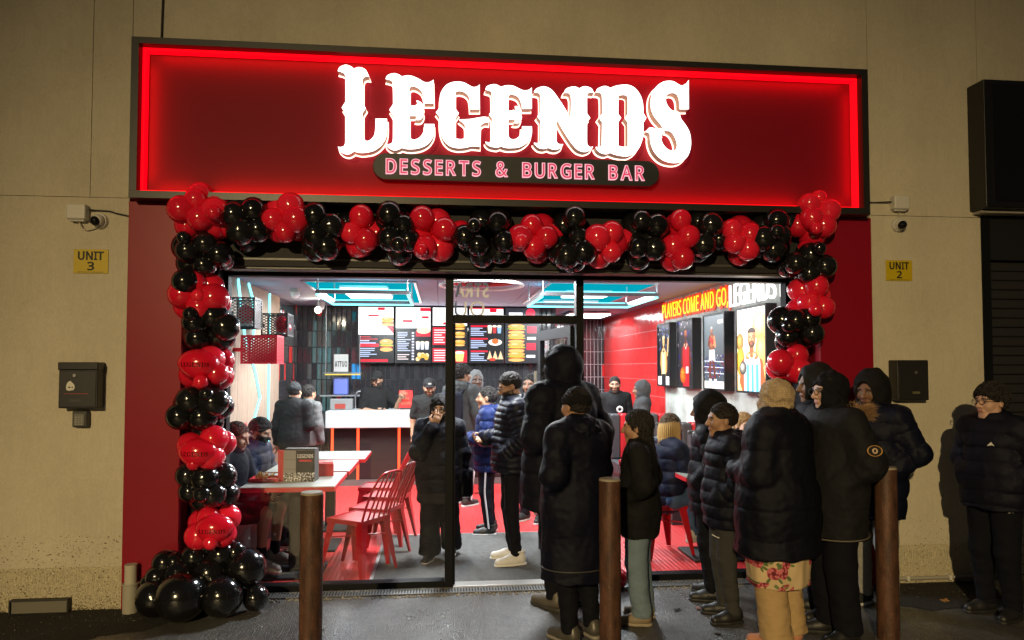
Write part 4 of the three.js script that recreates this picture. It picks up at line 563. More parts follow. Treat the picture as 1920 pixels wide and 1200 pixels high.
// ---------------------------------------------------------------- counter
{
  const t = thing('counter', 'white topped service counter with red light strips in its dark front', 'counter', [0, 0, -4.95]);
  const x0 = -1.6, x1 = 1.4;
  obj('counter_top', rb(x0, x1, 0.83, 1.07, -0.75, 0, 0.012), mat(lin(0.46, 0.49, 0.5), 0.35), t);
  obj('front', bx(x0 + 0.06, x1 - 0.06, 0.02, 0.829, -0.7, -0.16), mat(lin(0.02, 0.017, 0.017), 0.35), t);
  const mLedR = glow(lin(1, 0.07, 0.02), 3);
  for (const x of [-1.52, -1.16, -0.58, 0, 0.58, 1.16]) { if (x > x0 + 0.07) obj('front_panel', bx(x + 0.02, Math.min(x + (x === -1.52 ? 0.34 : 0.56), x1 - 0.07), 0.1, 0.8, -0.159, -0.14), mat(lin(0.025, 0.02, 0.02), 0.25), t); obj('led_strip', bx(x - 0.016, x + 0.016, 0.08, 0.815, -0.159, -0.13), mLedR, t); rectLight(lin(1, 0.06, 0.02), 3, 0.02, 0.7, [x, 0.45, -4.95 - 0.126], [x, 0.45, 0]); }
  obj('kick_plate', bx(x0 + 0.08, x1 - 0.08, 0.005, 0.09, -0.158, -0.12), mGreyMetal, t);
}
{
  const t = thing('till', 'small till with a red lit display on the counter', 'till', [-1.42, 1.07, -5.3]); obj('case', rb(-0.16, 0.16, 0, 0.16, -0.1, 0.06, 0.01), mat(lin(0.2, 0.2, 0.2), 0.5), t); obj('display_screen', bx(-0.09, 0.06, 0.02, 0.09, 0.061, 0.064), glow(lin(0.9, 0.1, 0.06), 0.8), t);
  const f = thing('water_tap', 'tall curved chrome tap behind the counter', 'tap', [-1.26, 1.05, -5.62]); obj('spout', tube([[0, 0, 0], [0, 0.2, 0], [0.03, 0.27, 0], [0.08, 0.27, 0], [0.1, 0.2, 0]], 0.012, 30), mAlu, f); obj('base', new THREE.CylinderGeometry(0.025, 0.03, 0.03, 16), mAlu, f);
  const b = thing('menu_stand', 'red printed menu stand on the counter beside the staff', 'menu stand', [-0.5, 1.07, -5.35]); obj('sheet', rb(-0.1, 0.1, 0.02, 0.28, -0.006, 0.0, 0.002), mat(lin(0.6, 0.02, 0.02), 0.5), b); obj('print', [0, 1, 2].map(i => bx(-0.07, 0.07 - i * 0.02, 0.07 + i * 0.07, 0.11 + i * 0.07, 0.0005, 0.0015)), mat(lin(0.5, 0.1, 0.06), 0.5), b); obj('foot', rb(-0.08, 0.08, 0, 0.02, -0.04, 0.04, 0.004), mBlack, b);
  const w = thing('mirrored_wall_sign', 'white sign with reversed black OUTTA lettering on the tiled wall', 'sign', [-1.52, 1.62, -5.93]); obj('board', rb(-0.11, 0.11, 0, 0.27, 0, 0.01, 0.003), mat(lin(0.62, 0.62, 0.6), 0.5), w); const g = fitW(textGeo('OUTTA', 0.1, 0.002), 0.19, 0.09); g.rotateY(Math.PI); g.translate(0, 0.12, 0.0135); obj('letters', g, mat(lin(0.02, 0.02, 0.02), 0.6), w);
  const hl = thing('heat_lamp_bar', 'thin yellow lit heat lamp bar over the kitchen pass', 'lamp', [-1.45, 1.58, -5.6]); obj('lamp_tube', bar([-0.26, 0, 0], [0.26, 0, 0], 0.008), glow(lin(1, 0.7, 0.1), 1.5), hl); obj('hood', bx(-0.28, 0.28, 0.012, 0.03, -0.03, 0.03), mGreyMetal, hl); obj('hanger', [bar([-0.25, 0.03, 0], [-0.25, 1.06, 0], 0.004), bar([0.25, 0.03, 0], [0.25, 1.06, 0], 0.004)], mAlu, hl); rectLight(lin(1, 0.7, 0.1), 1.5, 0.5, 0.02, [-1.45, 1.565, -5.6], [-1.45, 0, -5.599]);
  const bl = thing('blue_container', 'translucent blue container on the back shelf', 'container', [-1.5, 1.27, -5.8]); obj('tub', rb(-0.11, 0.11, 0, 0.26, -0.08, 0.08, 0.03), phys(lin(0.15, 0.2, 0.6), 0.4), bl); obj('shelf', bx(-0.3, 0.3, -0.02, -0.001, -0.12, 0.12), mAlu, bl);
}
// ---------------------------------------------------------------- right wall: lightboxes and wall lettering
function orb(g, x, y, rx, ry, c1, c2, rot = 0) { g.save(); g.translate(x, y); g.rotate(rot); g.scale(1, ry / rx); const q = g.createRadialGradient(-rx * 0.3, -rx * 0.3, rx * 0.1, 0, 0, rx); q.addColorStop(0, c1); q.addColorStop(1, c2); g.fillStyle = q; g.beginPath(); g.arc(0, 0, rx, 0, 6.3); g.fill(); g.restore(); }
function limb(g, pts, w, c) { g.strokeStyle = c; g.lineWidth = w; g.lineCap = g.lineJoin = 'round'; g.beginPath(); pts.forEach(([x, y], i) => i ? g.lineTo(x, y) : g.moveTo(x, y)); g.stroke(); }
function crowd(g, w, y0, y1, r, cols, n, a, b) { for (let i = 0; i < n; i++) orb(g, r() * w, y0 + r() * (y1 - y0), a + r() * b, a + r() * b, cols[i % cols.length], '#0c0e18'); }
function bust(g, x, y, R, s1, s2, hair, j1, j2, trim, h) {   // a plain athlete: shoulders, neck, head, no likeness
  const q = g.createLinearGradient(x - R * 2, 0, x + R * 2, 0); q.addColorStop(0, j2); q.addColorStop(0.45, j1); q.addColorStop(1, j2);
  limb(g, [[x - R * 1.5, y + R * 2.5], [x - R * 1.9, y + R * 4.4], [x - R * 1.2, y + R * 5.6]], R * 0.85, s2); limb(g, [[x + R * 1.5, y + R * 2.5], [x + R * 1.9, y + R * 4.2], [x + R * 1.7, y + R * 5.8]], R * 0.85, s2);
  g.fillStyle = q; g.beginPath(); g.moveTo(x - R * 1.45, h); g.lineTo(x - R * 1.5, y + R * 3); g.quadraticCurveTo(x - R * 1.6, y + R * 1.9, x - R * 0.6, y + R * 1.6); g.lineTo(x, y + R * 2.4); g.lineTo(x + R * 0.6, y + R * 1.6); g.quadraticCurveTo(x + R * 1.6, y + R * 1.9, x + R * 1.5, y + R * 3); g.lineTo(x + R * 1.45, h); g.fill();
  limb(g, [[x, y + R * 0.6], [x, y + R * 1.6]], R * 0.75, s2); orb(g, x - R * 0.55, y + R * 1.75, R * 0.6, R * 0.35, s1, s2, -0.4); orb(g, x + R * 0.55, y + R * 1.75, R * 0.6, R * 0.35, s1, s2, 0.4);
  limb(g, [[x - R * 0.6, y + R * 1.65], [x, y + R * 2.45], [x + R * 0.6, y + R * 1.65]], R * 0.14, trim);
  orb(g, x, y, R * 0.74, R, s1, s2); g.fillStyle = hair; g.beginPath(); g.ellipse(x, y - R * 0.55, R * 0.76, R * 0.5, 0, Math.PI, 6.283); g.fill(); orb(g, x, y + R * 0.62, R * 0.5, R * 0.34, s2, hair); orb(g, x, y + R * 0.45, R * 0.22, R * 0.08, '#a04838', s2);
  g.fillStyle = '#20140e'; for (const k of [-1, 1]) { g.beginPath(); g.ellipse(x + k * R * 0.28, y - R * 0.05, R * 0.12, R * 0.06, 0, 0, 6.3); g.fill(); g.fillRect(x + k * R * 0.28 - R * 0.18, y - R * 0.24, R * 0.36, R * 0.07); } limb(g, [[x, y], [x - R * 0.04, y + R * 0.24]], R * 0.12, s2);
}
const posterArt = [
  (g, w, h, r) => { g.fillStyle = '#14161e'; g.fillRect(0, 0, w, h); crowd(g, w, 0, h * 0.45, r, ['#6a7ac8', '#e8eeff', '#31408a'], 46, 6, 20); bust(g, w * 0.48, h * 0.27, h * 0.085, '#ffe9b4', '#b98a4c', '#e8d8a8', '#fff2c0', '#b49a5a', '#3a3a3a', h); limb(g, [[w * 0.8, h * 0.5], [w * 0.88, h * 0.25]], w * 0.1, '#d8b070'); g.fillStyle = '#f4f6f8'; g.fillRect(0, h * 0.86, w, h * 0.14); g.fillStyle = '#20242a'; g.fillRect(w * 0.3, h * 0.82, w * 0.36, h * 0.18); },
  (g, w, h, r) => { g.fillStyle = '#20222a'; g.fillRect(0, 0, w, h); crowd(g, w, 0, h * 0.7, r, ['#3a3fce', '#e6c8d8', '#2026aa', '#8a8aa0'], 60, 6, 22); bust(g, w * 0.55, h * 0.2, h * 0.095, '#d0744a', '#5e2414', '#2a120c', '#f02430', '#8a0c14', '#f4e8d8', h); orb(g, w * 0.34, h * 0.83, w * 0.2, w * 0.2, '#ff9a2c', '#b04408'); limb(g, [[w * 0.16, h * 0.8], [w * 0.34, h * 0.83], [w * 0.53, h * 0.82]], 4, '#40180a'); g.fillStyle = '#f8f0f0'; g.fillRect(w * 0.55, h * 0.7, w * 0.16, h * 0.1); },
  (g, w, h, r) => { const q = g.createLinearGradient(0, 0, w, h * 0.6); q.addColorStop(0, '#6e7a80'); q.addColorStop(1, '#48525a'); g.fillStyle = q; g.fillRect(0, 0, w, h); crowd(g, w, h * 0.55, h * 0.86, r, ['#d23a58', '#e8e8f8', '#3a46c0', '#5a66d0'], 130, 5, 9); g.fillStyle = '#e8e4dc'; g.fillRect(0, h * 0.9, w, h * 0.1); for (const y of [0.62, 0.7, 0.78]) limb(g, [[0, h * y], [w, h * (y + 0.02)]], 5, '#dfe6ff'); const x = w * 0.38, y = h * 0.2, s1 = '#d88a58', s2 = '#6a2f18'; limb(g, [[x - 16, y + h * 0.4], [x - 34, y + h * 0.54], [x - 20, y + h * 0.68]], 30, s2); limb(g, [[x + 18, y + h * 0.4], [x + 40, y + h * 0.54], [x + 52, y + h * 0.68]], 30, s2); orb(g, x + 4, y + h * 0.17, 46, h * 0.13, s1, s2); g.fillStyle = '#fbfbf8'; g.beginPath(); g.moveTo(x - 38, y + h * 0.27); g.lineTo(x + 44, y + h * 0.27); g.lineTo(x + 58, y + h * 0.43); g.lineTo(x + 6, y + h * 0.41); g.lineTo(x - 46, y + h * 0.43); g.fill(); limb(g, [[x - 34, y + h * 0.1], [x - 50, y + h * 0.2], [x - 14, y + h * 0.14]], 24, s2); limb(g, [[x + 42, y + h * 0.1], [x + 58, y + h * 0.22], [x + 16, y + h * 0.17]], 24, s1); orb(g, x - 12, y + h * 0.13, 20, 20, '#f04434', '#8a1010'); orb(g, x + 14, y + h * 0.16, 20, 20, '#f04434', '#8a1010'); orb(g, x + 2, y, 20, 27, s1, s2); orb(g, x + 2, y - 16, 20, 13, '#e8e8e8', '#707070'); g.fillStyle = '#f4f4f4'; g.fillRect(x - 44, y + h * 0.67, 40, 24); g.fillRect(x + 34, y + h * 0.67, 42, 24); g.fillRect(w * 0.7, h * 0.07, w * 0.24, h * 0.05); },
  (g, w, h, r) => { const q = g.createLinearGradient(0, 0, w, h); q.addColorStop(0, '#fffaf0'); q.addColorStop(0.6, '#ffe2a6'); q.addColorStop(1, '#f4b860'); g.fillStyle = q; g.fillRect(0, 0, w, h); orb(g, w * 0.8, h * 0.22, w * 0.25, h * 0.16, '#ffe8b0', '#e8a048'); orb(g, w * 0.86, h * 0.52, w * 0.2, h * 0.2, '#ffd890', '#e09040'); orb(g, w * 0.1, h * 0.4, w * 0.13, h * 0.11, '#e8b860', '#7a5a20'); orb(g, w * 0.12, h * 0.64, w * 0.14, h * 0.18, '#f8d848', '#a07a18'); bust(g, w * 0.52, h * 0.36, h * 0.12, '#f4b884', '#a45c34', '#2c1a10', '#eaf6ff', '#8cc4e8', '#ffffff', h); for (const k of [0.34, 0.5, 0.66]) { g.fillStyle = '#54aee0'; g.fillRect(w * k, h * 0.68, w * 0.08, h * 0.32); } orb(g, w * 0.2, h * 0.72, w * 0.13, w * 0.13, '#e8e0d0', '#2a2a2a'); },
];
{
  const r = rng(31), zs = [[-4.78, -4.22], [-3.92, -3.33], [-2.98, -2.33], [-2.03, -1.32]];
  const lab = ['lightbox poster of a pale figure, farthest along the right wall', 'lightbox poster of a figure in red with an orange ball', 'lightbox poster of a boxer on grey, third along the right wall', 'brightest lightbox poster, nearest the window, figure in pale blue'];
  posterArt.forEach((f, i) => {
    const [z0, z1] = zs[i], W = z1 - z0, H = 0.89, zc = (z0 + z1) / 2;
    const t = thing('lightbox_poster', lab[i], 'lightbox', [XR, 1.42, zc], -Math.PI / 2, 'poster lightboxes on the right wall');
    obj('case', [bx(-W / 2, W / 2, 0, H, 0.001, 0.1), ...frameGeo(-W / 2, W / 2, 0, H, 0.1, 0.115, 0.022)], mBlack, t);
    const g = new THREE.PlaneGeometry(W - 0.046, H - 0.046); g.translate(0, H / 2, 0.104);
    const tex = canvasTex(320, 512, (c, w, h) => f(c, w, h, r));
    obj('screen', g, new THREE.MeshStandardMaterial({ color: 0x050505, emissive: 0xffffff, emissiveMap: tex, emissiveIntensity: i === 3 ? 2.6 : 2.0, roughness: 0.3 }), t);
    rectLight(lin(1, 0.93, 0.85), i === 3 ? 3 : 1.4, W - 0.05, H - 0.05, [XR - 0.118, 1.42 + H / 2, zc], [0, 1.42 + H / 2, zc]);
  });
  // wall lettering: yellow neon with red surround, then white
  const place = (g, z, y, off) => { g.rotateY(-Math.PI / 2); g.translate(XR - off, y, z); return g; };
  const t = thing('neon_lettering', 'yellow and red neon wording PLAYERS COME AND GO, on the right wall', 'neon sign');
  const full = 'PLAYERS COME AND GO,'; const back = fitW(textGeo(full, 0.2, 0.006, fontBold, { bevelEnabled: true, bevelSize: 0.014, bevelThickness: 0.002, bevelSegments: 1 }), 2.42, 0.3), front = fitW(textGeo(full, 0.2, 0.006, fontReg), 2.36, 0.235);
  obj('red_neon_surround', place(back, -3.58, 2.475, 0.012), glow(lin(1, 0.06, 0.01), 1.1), t); obj('yellow_neon', place(front, -3.58, 2.475, 0.034), glow(lin(1, 0.8, 0.02), 1.5), t);
  rectLight(lin(1, 0.45, 0.05), 0.7, 2.3, 0.2, [XR - 0.05, 2.475, -3.58], [0, 2.475, -3.58]);
  const t2 = thing('white_lit_lettering', 'dazzling white lit LEGENDS wording high on the right wall by the window', 'neon sign');
  const g2 = fitW(textGeo('LEGENDS NEVER', 0.2, 0.02, fontReg), 1.95, 0.25); obj('white_neon', place(g2, -1.36, 2.475, 0.034), glow(lin(1, 0.98, 0.95), 2.2), t2);
  rectLight(lin(1, 0.97, 0.93), 6, 1.9, 0.2, [XR - 0.07, 2.475, -1.36], [0, 2.2, -1.36]);
}
// ---------------------------------------------------------------- seating
const mVinylBlack = phys(lin(0.05, 0.05, 0.055), 0.45), mVinylRed = phys(lin(0.5, 0.014, 0.022), 0.4), mChairRed = phys(lin(0.4, 0.008, 0.016), 0.3, { clearcoat: 0.4 });
const mTableTop = mat(lin(0.6, 0.58, 0.56), 0.4, { map: texConcrete });
function table(x, z, w, d, label) {
  const t = thing('table', label, 'table', [x, 0, z], 0, 'white topped tables with red edges');
  obj('table_top', rb(-w / 2 + 0.004, w / 2 - 0.004, 0.735, 0.762, -d / 2 + 0.004, d / 2 - 0.004, 0.004), mTableTop, t); obj('red_edge', frameGeo(-w / 2, w / 2, -d / 2, d / 2, -0.756, -0.722, 0.012).map(g => { g.rotateX(Math.PI / 2); return g; }), mVinylRed, t);
  obj('column', rb(-0.05, 0.05, 0.03, 0.724, -0.05, 0.05, 0.008), mBlackMatt, t); obj('foot', rb(-0.23, 0.23, 0.006, 0.03, -0.23, 0.23, 0.01), mBlackMatt, t);
}
table(-1.17, -0.78, 0.72, 0.76, 'nearest table at the window with the takeaway bag on it'); table(-1.17, -1.62, 0.74, 0.78, 'middle table of the row along the left wall'); table(-1.14, -2.42, 0.78, 0.7, 'farthest table of the row along the left wall');
table(2.42, -0.95, 0.72, 0.75, 'table in the right hand booth behind the window');
function booth(x0, x1, z0, label, turn = 0, len) { // upright striped back with a seat in front (+z side)
  const t = thing('booth_bench', label, 'bench', [x0, 0, z0], turn, 'black and red striped booth benches'); const W = x1 - x0, n = Math.max(3, Math.round(W / 0.13));
  obj('plinth', bx(0.02, W - 0.02, 0.005, 0.3, 0.02, 0.44), mPlainDark, t); obj('back_board', bx(0, W, 0.005, 1.02, -0.05, 0.03), mVinylBlack, t); obj('seat', rb(0, W, 0.3, 0.46, 0.031, 0.48, 0.03, 3), mVinylBlack, t);
  for (let i = 0; i < n; i++) obj('back_pad', rb(i * W / n + 0.002, (i + 1) * W / n - 0.002, 0.46, 1.06, 0.031, 0.1, 0.028, 3), i % 2 ? mVinylRed : mVinylBlack, t);
  for (let i = 0; i < n; i++) obj('rear_pad', rb(i * W / n + 0.002, (i + 1) * W / n - 0.002, 0.1, 1.06, -0.085, -0.051, 0.016, 2), i % 2 ? mVinylRed : mVinylBlack, t);
}
booth(-0.0, 2.6, 0, 'long striped booth bench along the left wall', Math.PI / 2);
{ const b = scene.children[scene.children.length - 1]; b.position.set(XL + 0.1, 0, -0.42); }
booth(2.28, 3.2, -4.2, 'farthest striped booth bench against the right wall'); booth(2.45, 3.2, -2.6, 'middle striped booth bench against the right wall');
booth(2.45, 3.2, -1.55, 'striped booth bench right behind the right window');
function chair() {
  const t = new THREE.Group(); const m = mChairRed;
  obj('seat', [rb(-0.18, 0.18, 0.435, 0.452, -0.18, 0.18, 0.008, 2), ...frameGeo(-0.183, 0.183, -0.183, 0.183, -0.458, -0.42, 0.008).map(g => { g.rotateX(Math.PI / 2); return g; })], m, t);
  for (const [sx, sz] of [[-1, -1], [1, -1], [-1, 1], [1, 1]]) { // folded sheet legs, splayed, tapering
    const g = []; for (const k of [0, 1]) { const s = new THREE.BoxGeometry(k ? 0.004 : 0.075, 0.43, k ? 0.075 : 0.004); const p = s.attributes.position; for (let i = 0; i < p.count; i++) { const y = p.getY(i), f = y < 0 ? 0.36 : 1; p.setX(i, k ? p.getX(i) : p.getX(i) * f); p.setZ(i, k ? p.getZ(i) * f : p.getZ(i)); } s.translate(k ? 0 : -sx * 0.0375, 0, k ? -sz * 0.0375 : 0); p.needsUpdate = true;
      const q = s.attributes.position; for (let i = 0; i < q.count; i++) { const f = 0.5 - q.getY(i) / 0.43; if (!k && f > 0.5) q.setX(i, q.getX(i) + sx * 0.0375 * 0.62); if (k && f > 0.5) q.setZ(i, q.getZ(i) + sz * 0.0375 * 0.62); q.setX(i, q.getX(i) + sx * (0.172 + f * 0.055)); q.setZ(i, q.getZ(i) + sz * (0.172 + f * 0.055)); q.setY(i, q.getY(i) + 0.22); } s.computeVertexNormals(); g.push(s); }
    obj('leg', g, m, t); }
  obj('back_frame', tube([[-0.165, 0.44, -0.165], [-0.168, 0.58, -0.215], [-0.16, 0.76, -0.30], [-0.12, 0.83, -0.335], [0, 0.845, -0.342], [0.12, 0.83, -0.335], [0.16, 0.76, -0.30], [0.168, 0.58, -0.215], [0.165, 0.44, -0.165]], 0.0095, 48, 8), m, t);
  for (const x of [-0.085, -0.03, 0.03, 0.085]) obj('back_slat', tube([[x * 1.2, 0.44, -0.168], [x * 1.05, 0.62, -0.235], [x, 0.838, -0.338]], 0.0075, 16, 6), m, t);
  obj('cross_brace', [bar([-0.19, 0.3, -0.19], [0.19, 0.3, 0.19], 0.006), bar([0.19, 0.302, -0.19], [-0.19, 0.302, 0.19], 0.006)], m, t);
  return t;
}
{
  const proto = chair(); const add = (x, z, turn, label) => { const c = proto.clone(); c.name = numbered('metal_chair'); c.position.set(x, 0.005, z); c.rotation.y = turn; c.userData = { label, category: 'chair', group: 'red metal chairs' }; scene.add(c); };
  add(-0.66, -0.74, -2.15, 'red metal chair nearest the window, just right of the left bollard'); add(-0.55, -1.2, -1.95, 'second red metal chair back from the window'); add(-0.5, -1.75, -1.85, 'third red metal chair back, behind the walking woman in a hijab'); add(-0.62, -2.3, -1.7, 'farthest red metal chair in the row at the left tables');
  add(1.98, -1.05, Math.PI / 2 + 0.2, 'red metal chair at the right hand booth table');
}
{ // takeaway bag and food on the near table
  const t = thing('takeaway_bag', 'black and white LEGENDS takeaway bag with red side on the near table', 'bag', [-1.13, 0.763, -0.66], -0.1);
  const tex = canvasTex(512, 512, (g, w, h) => { g.fillStyle = '#232323'; g.fillRect(0, 0, w, h); g.fillStyle = '#8f8d89'; g.fillRect(0, 0, w * 0.4, h); g.strokeStyle = '#55534f'; g.lineWidth = 6; for (const y of [0.3, 0.6]) { g.beginPath(); g.moveTo(0, h * y); g.lineTo(w * 0.4, h * y); g.stroke(); } g.fillStyle = '#f2f2f2'; g.font = 'bold 84px serif'; g.textAlign = 'center'; g.fillText('LEGENDS', w * 0.7, h * 0.24, w * 0.52); g.fillStyle = '#c4142c'; g.fillRect(w * 0.5, h * 0.3, w * 0.4, h * 0.06); const r = rng(4); for (let i = 0; i < 240; i++) { g.fillStyle = ['#e8e8e8', '#9a9a9a', '#1c1c1c'][i % 3]; const y = h * (0.72 + r() * 0.28); g.beginPath(); g.ellipse(w * r(), y, 5 + r() * 9, 7 + r() * 12, 0, 0, 6.3); g.fill(); } });
  const w = 0.25, h = 0.25, d = 0.13; obj('bag_body', bx(-w / 2, w / 2, 0, h, -d, -0.001), mat(lin(0.05, 0.05, 0.05), 0.7), t); const f = new THREE.PlaneGeometry(w, h); f.translate(0, h / 2, 0.0015); obj('printed_front', f, mat(0xffffff, 0.7, { map: tex }), t);
  obj('red_side', bx(-w / 2 - 0.045, -w / 2 - 0.001, 0, h, -0.02, 0.002), mVinylRed, t); obj('rolled_top', rb(-w / 2, w / 2, h + 0.001, h + 0.012, -d + 0.02, -0.02, 0.005), mat(lin(0.08, 0.08, 0.08), 0.7), t);
  const b = thing('food_box', 'red food box standing behind the takeaway bag', 'box', [-0.98, 0.763, -1.0], 0.2); obj('carton', rb(-0.07, 0.07, 0, 0.11, -0.09, 0.09, 0.006), mVinylRed, b); obj('flap', bx(-0.07, 0.07, 0.112, 0.116, -0.08, 0.06), mVinylRed, b);
  const tr = thing('food_tray', 'red tray of food in front of the seated pair', 'tray', [-1.4, 0.763, -0.72], 0); obj('tray', [rb(-0.11, 0.11, 0, 0.012, -0.09, 0.09, 0.004), ...frameGeo(-0.115, 0.115, -0.095, 0.095, -0.03, -0.004, 0.006).map(g => { g.rotateX(Math.PI / 2); return g; })], mVinylRed, tr); const fr = []; const r = rng(8); for (let i = 0; i < 24; i++) { const g = bx(-0.004, 0.004, -0.03, 0.03, -0.004, 0.004); g.rotateZ(r() * 3); g.rotateY(r() * 3); g.translate((r() - 0.5) * 0.14, 0.03 + r() * 0.02, (r() - 0.5) * 0.12); fr.push(g); } obj('chips', fr, mat(lin(0.6, 0.4, 0.12), 0.7), tr);
}
// ---------------------------------------------------------------- people: bodies, clothes and hair as smooth blended volumes
function volume(f, lo, hi, h, slack = 0.03) {   // surface of f = 0 on a sparse grid, vertices shared, normals from the field
  const B = 6, n = [0, 1, 2].map(k => Math.ceil((hi[k] - lo[k]) / h / B) * B + 1), [nx, ny, nz] = n, val = new Float32Array(nx * ny * nz).fill(1);
  const at = (i, j, k) => (k * ny + j) * nx + i, reach = B * h * 0.87 + h + slack;
  for (let k0 = 0; k0 < nz; k0 += B) for (let j0 = 0; j0 < ny; j0 += B) for (let i0 = 0; i0 < nx; i0 += B) {
    const c = f(lo[0] + (i0 + B / 2) * h, lo[1] + (j0 + B / 2) * h, lo[2] + (k0 + B / 2) * h), near = Math.abs(c) < reach;
    for (let k = k0; k < Math.min(k0 + B, nz); k++) for (let j = j0; j < Math.min(j0 + B, ny); j++) for (let i = i0; i < Math.min(i0 + B, nx); i++) val[at(i, j, k)] = near ? f(lo[0] + i * h, lo[1] + j * h, lo[2] + k * h) : c;
  }
  const vid = new Int32Array(nx * ny * nz).fill(-1), pos = [], idx = [];
  for (let k = 0; k < nz - 1; k++) for (let j = 0; j < ny - 1; j++) for (let i = 0; i < nx - 1; i++) {
    let mask = 0; const v = []; for (let c = 0; c < 8; c++) { const d = val[at(i + (c & 1), j + ((c >> 1) & 1), k + (c >> 2))]; v.push(d); if (d < 0) mask |= 1 << c; }
    if (mask === 0 || mask === 255) continue;
    let x = 0, y = 0, z = 0, m = 0;
    for (let a = 0; a < 8; a++) for (const b of [1, 2, 4]) { if (a & b) continue; const e = a | b; if ((v[a] < 0) === (v[e] < 0)) continue; const t = v[a] / (v[a] - v[e]); x += (a & 1) + (b === 1 ? t : 0); y += ((a >> 1) & 1) + (b === 2 ? t : 0); z += (a >> 2) + (b === 4 ? t : 0); m++; }
    vid[at(i, j, k)] = pos.length / 3; pos.push(lo[0] + (i + x / m) * h, lo[1] + (j + y / m) * h, lo[2] + (k + z / m) * h);
  }
  const quad = (a, b, c, d, flip) => { if (a < 0 || b < 0 || c < 0 || d < 0) return; flip ? idx.push(a, c, b, a, d, c) : idx.push(a, b, c, a, c, d); };
  for (let k = 1; k < nz - 1; k++) for (let j = 1; j < ny - 1; j++) for (let i = 1; i < nx - 1; i++) {
    const s = val[at(i, j, k)] < 0, V = (a, b, c) => vid[at(i - a, j - b, k - c)];
    if (s !== (val[at(i + 1, j, k)] < 0)) quad(V(0, 1, 1), V(0, 0, 1), V(0, 0, 0), V(0, 1, 0), !s);
    if (s !== (val[at(i, j + 1, k)] < 0)) quad(V(1, 0, 1), V(1, 0, 0), V(0, 0, 0), V(0, 0, 1), !s);
    if (s !== (val[at(i, j, k + 1)] < 0)) quad(V(1, 1, 0), V(0, 1, 0), V(0, 0, 0), V(1, 0, 0), !s);
  }
  const N = pos.length, nor = new Float32Array(N), uv = new Float32Array(N / 3 * 2), e = h * 0.4;
  for (let i = 0; i < N; i += 3) {
    const x = pos[i], y = pos[i + 1], z = pos[i + 2], d = f(x, y, z); let a = f(x + e, y, z) - d, b = f(x, y + e, z) - d, c = f(x, y, z + e) - d; const L = Math.hypot(a, b, c) || 1; a /= L; b /= L; c /= L;
    nor[i] = a; nor[i + 1] = b; nor[i + 2] = c; const q = clamp(d, -h * 0.5, h * 0.5); pos[i] -= a * q; pos[i + 1] -= b * q; pos[i + 2] -= c * q; uv[i / 3 * 2] = x + z * 0.7; uv[i / 3 * 2 + 1] = y;
  }
  const g = new THREE.BufferGeometry(); g.setAttribute('position', new THREE.Float32BufferAttribute(pos, 3)); g.setAttribute('normal', new THREE.BufferAttribute(nor, 3)); g.setAttribute('uv', new THREE.BufferAttribute(uv, 2)); g.setIndex(idx); return g;
}
const smin = (a, b, k) => { const h = Math.max(k - Math.abs(a - b), 0) / k; return Math.min(a, b) - h * h * k * 0.25; };
const smax = (a, b, k) => -smin(-a, -b, k);
function seg(a, b, ra, rb, kz = 1) {    // tapered capsule; kz flattens it front to back
  const ax = a[0], ay = a[1], az = a[2], bx_ = b[0] - ax, by = b[1] - ay, bz = b[2] - az, bb = bx_ * bx_ + by * by + bz * bz || 1e-9, ik = 1 / kz;
  const f = (x, y, z) => { const px = x - ax, py = y - ay, pz = z - az; let t = (px * bx_ + py * by + pz * bz) / bb; t = t < 0 ? 0 : t > 1 ? 1 : t; f.t = t; const dx = px - bx_ * t, dy = py - by * t, dz = (pz - bz * t) * ik; return (Math.sqrt(dx * dx + dy * dy + dz * dz) - (ra + (rb - ra) * t)) * (kz < 1 ? Math.max(kz, 0.75) : 1); };
  return f;
}
const ell = (c, r) => { const m = Math.min(...r); return (x, y, z) => { const a = (x - c[0]) / r[0], b = (y - c[1]) / r[1], d = (z - c[2]) / r[2], L = Math.sqrt(a * a + b * b + d * d), G = Math.sqrt((a / r[0]) ** 2 + (b / r[1]) ** 2 + (d / r[2]) ** 2); return G > 1e-6 ? L * (L - 1) / G : -m; }; };
const blend = (list, k) => { const n = list.length; return (x, y, z) => { let d = list[0](x, y, z); for (let i = 1; i < n; i++) d = smin(d, list[i](x, y, z), k); return d; }; };
const mix3 = (a, b, t) => [a[0] + (b[0] - a[0]) * t, a[1] + (b[1] - a[1]) * t, a[2] + (b[2] - a[2]) * t];
